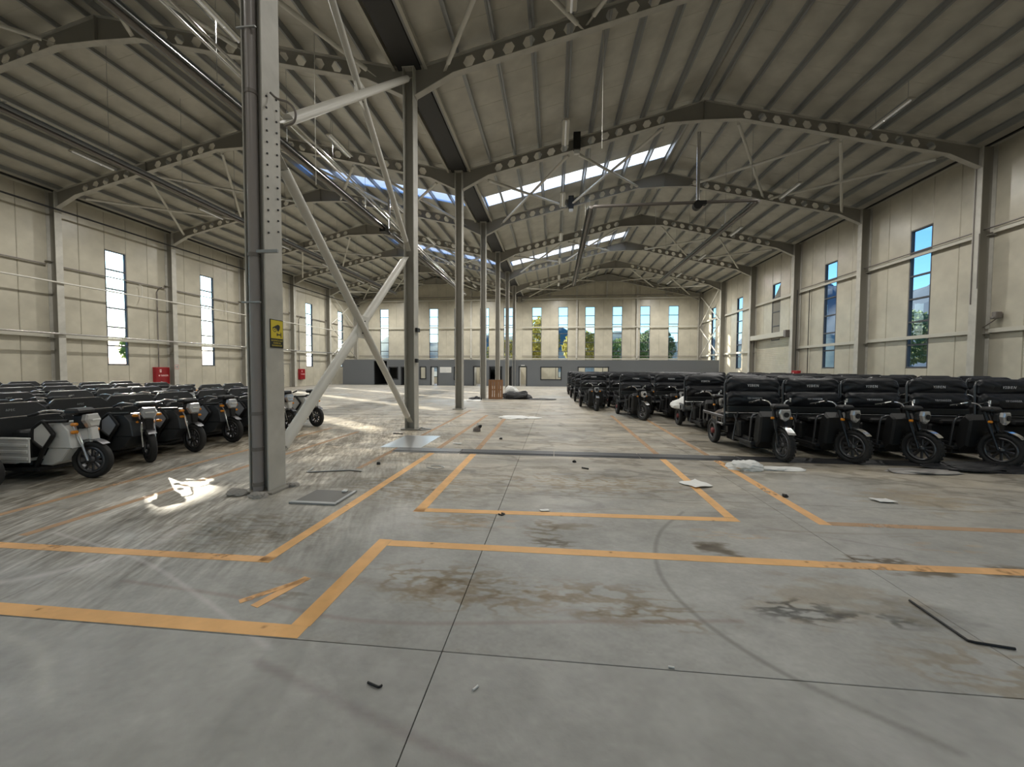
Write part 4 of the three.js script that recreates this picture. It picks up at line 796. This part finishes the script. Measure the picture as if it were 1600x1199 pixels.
// farther tricycles show only a few pixels each: same shapes, joined by material
function joined(t) {
  t.updateMatrixWorld(true);
  const by = new Map();
  t.traverse((m) => { if (!m.isMesh) return; const g = fit(m.geometry.clone()).applyMatrix4(m.matrixWorld); if (!by.has(m.material)) by.set(m.material, []); by.get(m.material).push(g); });
  const gs = [...by.values()].map((l) => join(l)), o = new THREE.Mesh(mergeGeometries(gs, true), [...by.keys()]);
  o.name = t.name; o.castShadow = o.receiveShadow = true; return o;
}
function place(o, name, X, Z, turn, label, group) {
  o.name = numbered(name); o.position.copy(V(X, 0, Z)); o.rotation.y = turn; scene.add(o);
  return tag(o, label, 'tricycle', group);
}
{
  const protos = [cargoTrike(0, 0.02), cargoTrike(1, 0.4), cargoTrike(2, 0.36), cargoTrike(3, 0.12)], small = protos.map(joined);
  // leftmost X and front Z of each row, how many stand beside one another, spacing
  const rows = [[4.0, 7.4, [4.0, 5.12, 6.2, 7.4, 8.6]], [4.05, 10.15], [2.78, 12.85], [1.6, 15.5], [1.5, 18.2], [1.45, 20.9], [1.4, 23.6], [1.4, 26.3]];
  const rowWord = ['front row', 'second row', 'third row', 'fourth row', 'fifth row', 'sixth row', 'seventh row', 'back row'];
  rows.forEach(([x0, z, list], r) => {
    const xs = list ?? Array.from({ length: Math.floor((13.3 - x0) / 1.16) + 1 }, (_, i) => x0 + 1.16 * i);
    xs.forEach((x, i) => {
      const full = r < 2 || (i < 2 && r < 5) || (r === 2 && i < 4), kind = r === 0 ? [0, 1, 2, 2, 1][i] : (i * 2 + r) % 4;
      const src = (full ? protos : small)[kind], o = src.clone();
      place(o, 'cargo_tricycle', x, z + (r ? rr(-0.04, 0.04) : 0), r ? rr(-0.02, 0.02) : 0, i === 0 ? `black cargo tricycle at the aisle end of the ${rowWord[r]} on the right` : `black cargo tricycle, ${ORD[i]} from the aisle in the ${rowWord[r]} on the right`, `black cargo tricycles in the ${rowWord[r]}`);
    });
  });
}
/* left rows: low white or dark grey tricycles with a dark box seat */
function leisureTrike(white, steer) {
  const t = new THREE.Group(); t.name = 'leisure_tricycle';
  const body = white ? M.white : M.grey, R = 0.265;
  wheel(t, R, 0.1, 0, R, 0, steer, 'smooth');
  const turned = (g) => { g.rotateY(steer); return g; };
  for (const s of [-1, 1]) part(t, 'fork_leg', turned(join([rod(v3(s * 0.08, R, 0.01), v3(s * 0.08, 0.56, -0.08), 0.018, 8), rod(v3(s * 0.08, 0.5, -0.065), v3(s * 0.08, 0.8, -0.17), 0.026, 8)])), M.chrome);
  part(t, 'mudguard', turned(arcPlate(R + 0.03, 0.11, -0.7, 0.7).translate(0, R, 0)), M.alloy);
  const head = part(t, 'headlight', turned(extrude([[-0.07, 0.075], [0.07, 0.075], [0.095, 0.01], [0.055, -0.08], [-0.055, -0.08], [-0.095, 0.01]], 0.05, [], 0.018).rotateX(-0.15).translate(0, 0.83, -0.03)), M.lens);
  part(head, 'headlight_bar', turned(cbox(-0.06, 0.06, 0.83, 0.855, 0.06, 0.075, 0.004)), M.white);
  part(t, 'beak', turned(extrude([[-0.05, 0.09], [0.05, 0.09], [0.03, -0.09], [-0.03, -0.09]], 0.03, [], 0.01).translate(0, 0.63, 0.0)), white ? M.white : M.black);
  part(t, 'instrument_hood', turned(join([cbox(-0.14, 0.14, 0.92, 1.01, -0.26, -0.06, 0.03), cbox(-0.07, 0.07, 0.72, 0.92, -0.2, -0.05, 0.02)])), M.black);
  for (const s of [-1, 1]) for (const y of [0.66, 0.77]) part(t, 'turn_signal', turned(cbox(s * 0.11, s * 0.19, y, y + 0.045, -0.12, -0.06, 0.015)), M.amber);
  const bar = part(t, 'handlebar', turned(tubeAlong([v3(-0.31, 0.95, -0.45), v3(-0.26, 1.0, -0.34), v3(-0.12, 0.97, -0.24), v3(0, 0.9, -0.2), v3(0.12, 0.97, -0.24), v3(0.26, 1.0, -0.34), v3(0.31, 0.95, -0.45)], 0.012, 36, 8)), M.chrome);
  for (const s of [-1, 1]) { part(bar, 'grip', turned(rod(v3(s * 0.29, 0.97, -0.39), v3(s * 0.33, 0.93, -0.5), 0.019, 8)), M.black); }
  // faceted cowl seen from the side, upper and lower halves with a black seam
  const side = (pts, w, b = 0.012) => extrude(pts, w, [], b).rotateY(-Math.PI / 2).translate(w / 2, 0, 0);
  part(t, 'cowl', [side([[-0.14, 0.7], [-0.25, 0.81], [-0.44, 0.8], [-0.55, 0.66], [-0.45, 0.47], [-0.1, 0.47]], 0.36)], body);
  part(t, 'lower_cowl', [side([[-0.15, 0.445], [-0.45, 0.445], [-0.58, 0.22], [-0.42, 0.22], [-0.28, 0.28]], 0.34)], body);
  part(t, 'seam', [side([[-0.1, 0.47], [-0.45, 0.47], [-0.46, 0.445], [-0.14, 0.445]], 0.33, 0)], M.black);
  for (const s of [-1, 1]) {
    const x = s * 0.24, hex = [[-0.44, 0.84], [-0.29, 0.66], [-0.44, 0.46], [-0.6, 0.57], [-0.59, 0.74]];
    const f = part(t, 'side_frame', [tubeAlong(hex.map((p) => v3(x, p[1], p[0])), 0.026, 40, 8, true, 0.1), rod(v3(x, 0.47, -0.44), v3(x, 0.14, -0.6), 0.026, 8), rod(v3(x, 0.83, -0.44), v3(x * 0.7, 0.84, -0.16), 0.022, 8)], M.black);
    part(f, 'side_panel', extrude(hex, 0.02).rotateY(-Math.PI / 2).translate(x + 0.01, 0, 0), white ? M.white : M.greyLight);
  }
  part(t, 'footboard', [cbox(-0.3, 0.3, 0.15, 0.2, -1.75, -0.45, 0.01)], M.black);
  part(t, 'driver_seat', [cbox(-0.26, 0.26, 0.6, 0.71, -0.92, -0.62, 0.03), cbox(-0.22, 0.22, 0.2, 0.6, -0.88, -0.68, 0.02)], M.seat);
  const bed = part(t, 'cargo_bed', [cbox(-0.4, 0.4, 0.28, 0.32, -1.98, -0.66, 0.005), cbox(-0.42, 0.42, 0.3, 0.6, -1.98, -1.95, 0.008)], body);
  for (const s of [-1, 1]) {
    part(bed, 'side_board', [cbox(s * 0.40, s * 0.42, 0.3, 0.62, -1.97, -0.42, 0.006), ...[0.36, 0.45, 0.54].map((y) => cbox(s * 0.42, s * 0.435, y - 0.022, y + 0.022, -0.86, -0.43, 0.006)), cbox(s * 0.42, s * 0.43, 0.32, 0.6, -1.34, -0.9, 0.01)], white ? M.white : M.grey);
    part(bed, 'top_trim', [cbox(s * 0.39, s * 0.44, 0.615, 0.64, -1.98, -0.42, 0.006)], white ? M.white : M.alloy);
    wheel(t, 0.25, 0.11, s * 0.38, 0.25, -1.62, 0, false);
    part(t, 'rear_mudguard', arcPlate(0.275, 0.13, -0.9, 0.9).translate(s * 0.385, 0.25, -1.62), M.black);
  }
  // box seat: two raised panels with bevelled corners and bright top rails
  const trap = (y0, y1, w, cut) => [[-w, y0], [w, y0], [w, y1 - cut * 0.9], [w - cut, y1], [-w + cut, y1], [-w, y1 - cut * 0.9]];
  const p1 = part(t, 'front_seat_panel', extrude(trap(0.6, 0.86, 0.43, 0.06), 0.07, [], 0.012).translate(0, 0, -1.1), M.seat);
  part(p1, 'top_rail', tubeAlong([v3(-0.39, 0.84, -1.03), v3(-0.34, 0.878, -1.03), v3(0.34, 0.878, -1.03), v3(0.39, 0.84, -1.03)], 0.011, 20, 6), M.chrome);
  const p2 = part(t, 'backrest', extrude(trap(0.62, 1.04, 0.42, 0.1), 0.06, [], 0.015).rotateX(-0.12).translate(0, 0.01, -1.26), M.seat);
  part(p2, 'top_rail', tubeAlong([v3(-0.42, 0.93, -1.34), v3(-0.33, 1.06, -1.355), v3(0.33, 1.06, -1.355), v3(0.42, 0.93, -1.34)], 0.011, 24, 6, false, 0.1), M.chrome);
  const pl = new THREE.PlaneGeometry(0.2, 0.05); pl.rotateX(-0.12); pl.translate(0, 0.965, -1.294); part(p2, 'backrest_print', fit(pl), backPrint);
  part(t, 'seat_cushion', [cbox(-0.4, 0.4, 0.6, 0.7, -1.9, -1.4, 0.03)], M.seat);
  return t;
}
{
  const protos = [leisureTrike(true, 0.12), leisureTrike(false, -0.5), leisureTrike(false, -0.2), leisureTrike(true, -0.3)], small = protos.map(joined);
  const cols = [[-6.75, 4.15, 8, 'the aisle row'], [-9.6, 5.0, 9, 'the second row from the aisle'], [-12.4, 6.9, 7, 'the third row from the aisle'], [-15.1, 7.8, 7, 'the fourth row from the aisle'], [-17.8, 9.6, 5, 'the row by the left wall']];
  const front = [[-7.15, 4.2, 0], [-6.62, 5.03, 0], [-6.78, 5.98, 1], [-6.78, 6.82, 2], [-6.85, 7.8, 2], [-6.8, 8.7, 1], [-6.74, 9.5, 3], [-6.46, 10.2, 3]];
  cols.forEach(([x, z, n, w], c) => {
    for (let i = 0; i < n; i++) {
      const f = c ? [x + rr(-0.15, 0.15), z + 0.94 * i, [2, 1, 0, 2, 3, 1][(i * 5 + c * 2) % 6]] : front[i], o = (c < 2 ? protos : small)[f[2]].clone(), white = f[2] % 3 === 0;
      place(o, 'leisure_tricycle', f[0], f[1], Math.PI / 2 + (c ? rr(-0.02, 0.02) : [0.05, 0.03, 0, 0, 0.02, 0, 0, -0.05][i]), `low ${white ? 'white' : 'dark grey'} tricycle, ${ORD[i]} from the camera in ${w}`, `low tricycles in ${w}`);
    }
  });
}
/* loads on the tricycles */
function lump(rx, ry, rz, sd, rough = 0.35, flat = true) {
  const g = new THREE.IcosahedronGeometry(1, 4), p = g.attributes.position;
  for (let i = 0; i < p.count; i++) { const x = p.getX(i), y = p.getY(i), z = p.getZ(i), r = 1 + rough * (fbm(x * 2 + sd, y * 2 + z * 1.7 + sd, 4) - 0.5) * 2; p.setXYZ(i, x * r * rx, (flat ? Math.max(y * r, -0.35) + 0.35 : y * r) * ry, z * r * rz); }
  g.computeVertexNormals(); return fit(g);
}
const camo = std('patterned_cloth', [1, 1, 1], 0.8, 0, { map: canvasTexture(128, 128, (c) => { seed = 5; c.fillStyle = '#4a443e'; c.fillRect(0, 0, 128, 128); for (let i = 0; i < 90; i++) { c.fillStyle = ['#6d645a', '#332e2a', '#857a6e', '#54483f'][i % 4]; c.beginPath(); c.ellipse(rnd() * 128, rnd() * 128, 4 + rnd() * 11, 3 + rnd() * 6, rnd() * 3, 0, 7); c.fill(); } }) });
for (const [label, X, Z, y, m, r] of [['patterned cloth bundle lying on the bed of the front aisle-end tricycle', 4.0, 9.2, 0.48, camo, [0.46, 0.24, 0.42]], ['pale cloth cover lying on the bed of the second aisle-end tricycle', 3.95, 11.95, 0.48, M.bag, [0.52, 0.26, 0.45]]]) {
  const o = part(scene, 'cloth_bundle', lump(...r, X), m); o.position.copy(V(X, y, Z)); tag(o, label, 'cloth');
}

/* ------------------------------------------------------------------ things on the floor */
{ // drain channel covers across the hall
  const cuts = [-3.1, -1.78, 0.0, 1.55, 3.3, 5.1, 7.0, 9.0, 11.0];
  for (let i = 0; i < cuts.length - 1; i++) { const o = part(scene, 'drain_cover', [box(cuts[i] + 0.006, cuts[i + 1] - 0.006, 0, 0.016, 7.36, 7.66, 0.004), box(cuts[i] + 0.006, cuts[i + 1] - 0.006, 0, 0.006, 7.28, 7.36, 0.002)], i ? M.plate : std('cover_plate_worn', [0.16, 0.16, 0.16], 0.4, 0.5)); tag(o, `dark steel channel cover plate across the floor, ${ORD[i]} from the left`, 'cover plate', 'channel cover plates'); }
}
{ const o = part(scene, 'metal_sheet', box(-3.5, -2.66, 0, 0.008, 7.68, 9.1, 0.002), std('shiny_sheet', [0.62, 0.63, 0.64], 0.3, 0.85)); tag(o, 'shiny pit cover sheet reflecting light beside the second column', 'metal sheet'); }
{ const o = part(scene, 'pit_hatch', [box(-3.06, -2.56, 0.0, 0.02, 4.38, 4.82, 0.004)], std('hatch_steel', [0.13, 0.125, 0.115], 0.55, 0.3)); part(o, 'rim', [box(-3.1, -2.52, 0, 0.024, 4.32, 4.38, 0.004), box(-2.56, -2.52, 0, 0.024, 4.36, 4.84, 0.004)], M.galv); part(o, 'handle', cbox(-2.68, -2.62, 0.02, 0.045, -4.8, -4.74, 0.008), M.bag); tag(o, 'square steel pit hatch lying on the floor right of the nearest column', 'hatch'); }
{ // upright pallet
  const o = thing('wooden_pallet', 'brown wooden pallet standing upright against the fourth column', 'pallet', null, null, V(-3.08, 0, 20.72)); o.rotation.x = -0.06;
  for (let i = 0; i < 7; i++) part(o, 'slat', G('slat', () => cbox(-0.045, 0.045, 0, 1.02, -0.01, 0.012, 0.003)), M.wood).position.set(-0.33 + i * 0.11, 0, 0.06);
  for (const y of [0.02, 0.46, 0.92]) part(o, 'stringer', cbox(-0.38, 0.38, y, y + 0.08, -0.04, 0.05, 0.004), M.wood);
  for (let i = 0; i < 3; i++) part(o, 'back_slat', G('slat', 0), M.wood).position.set(-0.33 + i * 0.33, 0, -0.05);
}
const heap = (name, label, cat, X, Z, r, m, sd, rough, y = 0) => { const o = part(scene, name, lump(...r, sd, rough), m); o.position.copy(V(X, y, Z)); tag(o, label, cat); return o; };
heap('trash_bag', 'white plastic bag heaped beside the wooden pallet', 'bag', -2.3, 21.4, [0.38, 0.52, 0.3], M.bag, 3, 0.4);
heap('tarp_heap', 'black tarp crumpled on the floor beside the wooden pallet', 'tarp', -1.95, 21.0, [0.75, 0.3, 0.35], M.tarp, 8, 0.5);
heap('tarp_strip', 'grey plastic strip trailing from the black tarp', 'plastic', -0.6, 20.7, [0.8, 0.05, 0.2], M.plate, 11, 0.5);
heap('debris_clump', 'dark rags lying left of the fourth column', 'rags', -3.95, 19.9, [0.3, 0.13, 0.2], M.tarp, 14, 0.6);
heap('debris_clump', 'white scraps at the foot of the fourth column', 'scraps', -4.0, 19.4, [0.5, 0.05, 0.2], M.bag, 16, 0.6);
{ const o = heap('crumpled_bag', 'small crumpled brown bag with a black tip on the floor of the aisle', 'bag', -1.95, 9.95, [0.09, 0.11, 0.08], std('brown_bag', [0.2, 0.17, 0.15], 0.8), 21, 0.4); part(o, 'black_tip', lump(0.05, 0.04, 0.035, 5, 0.4, false).rotateZ(0.4).translate(0.07, 0.13, 0), M.black); part(o, 'white_flap', cbox(0.0, 0.03, 0.12, 0.22, -0.02, 0.01, 0.008), M.bag); }
heap('plastic_film', 'white plastic film bunched on the floor in front of the first black tricycle', 'plastic', 3.05, 6.72, [0.24, 0.1, 0.15], M.bag, 31, 0.7);
heap('plastic_film', 'strip of white film leading away from the bunched plastic', 'plastic', 3.55, 6.75, [0.38, 0.035, 0.1], M.bag, 33, 0.6);
heap('plastic_film', 'pale film lying under the third black tricycle wheel', 'plastic', 5.75, 6.85, [0.52, 0.035, 0.16], std('pale_film', [0.34, 0.32, 0.3], 0.5), 35, 0.6);
heap('cloth_heap', 'dark cloth spread on the floor between the black tricycles', 'cloth', 6.9, 7.2, [0.75, 0.07, 0.3], M.tarp, 37, 0.7);
heap('plastic_scraps', 'pale scraps of foil on the floor in the middle of the aisle', 'scraps', -1.15, 12.9, [0.7, 0.04, 0.3], M.bag, 39, 0.8);
function sheet(label, X, Z, w, d, turn, m, curl = 0.02, name = 'paper_sheet') {
  const g = new THREE.BoxGeometry(w, 0.004, d, 14, 1, 10), p = g.attributes.position;
  for (let i = 0; i < p.count; i++) { const x = p.getX(i), z = p.getZ(i); p.setXYZ(i, x + 0.05 * w * Math.sin(z * 23), p.getY(i) + 0.003 + curl * fbm(x * 6 + X, z * 6 + 3, 3), z + 0.05 * d * Math.sin(x * 19)); }
  g.computeVertexNormals(); const o = part(scene, name, fit(g), m); o.position.copy(V(X, 0, Z)); o.rotation.y = turn; tag(o, label, 'paper');
}
sheet('white sheet of paper lying on the orange line right of the aisle', 1.96, 5.72, 0.3, 0.32, 0.5, M.bag, 0.03);
sheet('crumpled bluish white wrapper on the right-hand floor', 4.0, 5.26, 0.2, 0.14, 0.1, M.white, 0.03);
sheet('small white scrap near the cover plates on the left', -2.05, 8.25, 0.2, 0.1, 0, M.bag, 0.01);
sheet('white scrap inside the left part of the orange rectangle', -0.1, 5.05 - 0.6, 0.1, 0.05, 0.3, M.bag, 0.01);
const strip = (label, pts, r, m, name = 'loose_strip') => { const o = part(scene, name, bentTube(pts.map((q) => V(q[0], q[2] ?? r, q[1])), r, 6, 0.01), m); tag(o, label, 'strip'); };
strip('long bent black strip lying on the floor at the lower right', [[2.46, 2.98], [2.44, 2.56], [2.3, 2.36]].slice(0, 2).concat([[2.64, 2.52]]), 0.008, M.black);
strip('short black strip lying on the floor near the camera', [[-0.93, 1.875], [-0.86, 1.85], [-0.85, 1.865]], 0.006, M.black);
strip('tiny white peg on the floor near the camera', [[-0.39, 1.885], [-0.37, 1.915]], 0.006, M.white, 'white_peg');
strip('tiny white peg lying on the saw cut', [[0.62, 2.157], [0.65, 2.152]], 0.006, M.white, 'white_peg');
strip('black strap ring on the orange line of the inner rectangle', [[-0.6, 4.27], [-0.56, 4.24], [-0.53, 4.28], [-0.57, 4.3]], 0.008, M.black, 'strap_ring');
strip('bent grey rod lying between the nearest and second column', [[-3.8, 5.9], [-3.75, 5.65], [-3.15, 5.85], [-2.95, 5.8]], 0.01, M.galv);
strip('white wire loop on the floor left of the inner rectangle', [[-2.05, 6.2], [-1.85, 6.1], [-1.75, 6.22], [-1.88, 6.32], [-2.0, 6.28]], 0.006, M.white);
strip('small dark offcut on the floor in front of the cover plates', [[0.45, 6.45], [0.55, 6.38]], 0.012, M.black);
strip('bent rod lying by the foot of the second column', [[-3.75, 10.0], [-3.4, 9.9], [-3.2, 10.1], [-3.5, 10.2]], 0.014, M.galv);
strip('dark stick left of the second column', [[-3.9, 9.3], [-3.65, 9.25]], 0.012, M.black);
for (const [X, Z, n] of [[0.35, 6.85, 'in front of the cover plates'], [-2.9, 6.3, 'near the bent rod'], [2.9, 5.3, 'between the orange lines on the right'], [-1.2, 8.9, 'beyond the cover plates']]) { const o = part(scene, 'debris_chip', lump(0.035, 0.03, 0.03, X, 0.5), M.black); o.position.copy(V(X, 0, Z)); tag(o, `small dark chip on the floor ${n}`, 'chip'); }
for (const [X, Z, n, r] of [[-3.95, 4.56, 'front left', 0.08], [-3.62, 4.5, 'front right', 0.07], [-3.52, 4.98, 'right rear', 0.06]]) { const o = part(scene, 'concrete_lump', lump(r * 1.5, r * 0.7, r, X * 3, 0.5), std('rubble', [0.35, 0.33, 0.3], 0.9)); o.position.copy(V(X, 0, Z)); tag(o, `broken concrete lump at the ${n} corner of the nearest column foot`, 'rubble'); }

/* ------------------------------------------------------------------ outside: ground, hills, trees */
{
  const g = new THREE.CircleGeometry(900, 48); g.rotateX(-Math.PI / 2); g.translate(0, -0.35, -20);
  tag(part(scene, 'ground_outside', fit(g), std('outdoor_ground', [0.16, 0.15, 0.08], 0.95)), 'dry grassy ground outside the windows', 'ground', null, 'structure');
  const hill = (name, label, a0, a1, dist, h, sd, rgb) => { // a ridge with real depth, foot at dist, crest farther back
    const n = 90, m = 12, pos = [], idx = [];
    for (let i = 0; i <= n; i++) for (let j = 0; j <= m; j++) {
      const a = a0 + (a1 - a0) * i / n, u = j / m, d = dist * (1 + 0.7 * u), e = Math.min(1, Math.min(i, n - i) / 10), y = h * e * (0.55 + 0.9 * (fbm(i * 0.07 + sd, 0.5, 4) - 0.3)) * Math.sin(Math.PI * Math.min(1, u * 1.0) * 0.5) * (0.8 + 0.4 * fbm(i * 0.25 + sd, u * 4, 3));
      pos.push(d * Math.sin(a), y - 1, -d * Math.cos(a));
    }
    for (let i = 0; i < n; i++) for (let j = 0; j < m; j++) { const p = i * (m + 1) + j, q = p + m + 1; idx.push(p, q, q + 1, p, q + 1, p + 1); }
    const gg = new THREE.BufferGeometry(); gg.setAttribute('position', new THREE.BufferAttribute(new Float32Array(pos), 3)); gg.setIndex(idx); gg.computeVertexNormals();
    tag(part(scene, name, fit(gg), new THREE.MeshStandardMaterial({ name: 'hillside', color: new THREE.Color(...rgb), roughness: 0.95, side: THREE.DoubleSide })), label, 'hills', null, 'structure');
  };
  hill('mountain', 'blue grey mountain seen through the right-hand windows', 0.35, 1.5, 520, 165, 2.2, [0.10, 0.13, 0.15]);  // blue of the distance haze is put into the base colour
  hill('hill', 'hazy wooded hillside beyond the far windows', -0.55, 0.7, 260, 52, 6.1, [0.15, 0.20, 0.16]);
  const leafMat = (rgb) => new THREE.MeshPhysicalMaterial({ name: 'foliage', color: new THREE.Color(...rgb), roughness: 0.9, transmission: 0.35, thickness: 0, side: THREE.DoubleSide });
  const greens = [leafMat([0.25, 0.36, 0.10]), leafMat([0.55, 0.50, 0.12]), leafMat([0.2, 0.28, 0.12])], bark = std('bark', [0.12, 0.09, 0.07], 0.9);
  const crownGeo = (n, sd, rx, ry) => { seed = sd; const pos = []; for (let i = 0; i < n; i++) { const a = rnd() * 6.283, b = Math.acos(2 * rnd() - 1), r = 0.35 + 0.65 * Math.cbrt(rnd()), c = v3(Math.sin(b) * Math.cos(a) * r * rx, Math.cos(b) * r * ry, Math.sin(b) * Math.sin(a) * r * rx), q = new THREE.Quaternion().setFromEuler(new THREE.Euler(rnd() * 6, rnd() * 6, rnd() * 6)), s = 0.1 + 0.14 * rnd(); for (const [x, y] of [[-1, 0], [0, -0.6], [1, 0], [-1, 0], [1, 0], [0, 0.6]]) { const w = v3(x * s * 1.4, y * s, 0).applyQuaternion(q).add(c); pos.push(w.x, w.y, w.z); } } const g = new THREE.BufferGeometry(); g.setAttribute('position', new THREE.BufferAttribute(new Float32Array(pos), 3)); g.computeVertexNormals(); return fit(g); };
  const crowns = [crownGeo(2600, 41, 2.4, 2.1), crownGeo(2200, 42, 1.8, 2.7), crownGeo(3000, 43, 3.0, 2.2)];
  const tree = (X, Z, h, kind, m, label, group) => {
    const o = thing('tree', label, 'tree', group, null, V(X, -0.35, Z));
    part(o, 'trunk', [rod(v3(0, 0, 0), v3(0.1, h * 0.55, 0), 0.16, 8, 0.09), rod(v3(0.1, h * 0.5, 0), v3(0.7, h * 0.85, 0.3), 0.08, 6, 0.03), rod(v3(0.08, h * 0.45, 0), v3(-0.6, h * 0.8, -0.2), 0.08, 6, 0.03)], bark);
    const c = part(o, 'crown', crowns[kind], greens[m]); c.position.y = h * 0.72; c.scale.setScalar(h / 6.2); c.userData.kind = 'stuff';
  };
  [[24, 19.5, 3.4, 2, 0], [27, 27, 6.2, 0, 1], [23, 31, 4.6, 1, 0], [29, 37, 6.5, 2, 2], [25, 44, 5.4, 0, 0]].forEach((t, i) => tree(...t, `leafy tree outside the right wall, ${ORD[i]} one going away from the camera`, 'trees outside the right wall'));
  [[-19, 50, 6.5, 1, 1], [-12, 52, 5.8, 0, 0], [-6, 49, 5.2, 2, 1], [-1.5, 50, 7.4, 1, 1], [3.5, 53, 6.6, 0, 1], [8.5, 50, 5.4, 2, 0], [13, 54, 6.8, 0, 2]].forEach((t, i) => tree(...t, `tree with yellow and green leaves outside the far windows, ${ORD[i]} from the left`, 'trees outside the far windows'));
  [[-31, 22, 4.4, 0, 0], [-33, 30, 4.8, 2, 0], [-30, 38, 4.2, 1, 1]].forEach((t, i) => tree(...t, `low backlit tree outside the left wall, ${ORD[i]} from the camera`, 'trees outside the left wall'));
}

/*__MORE__*/
renderer.render(scene, camera);
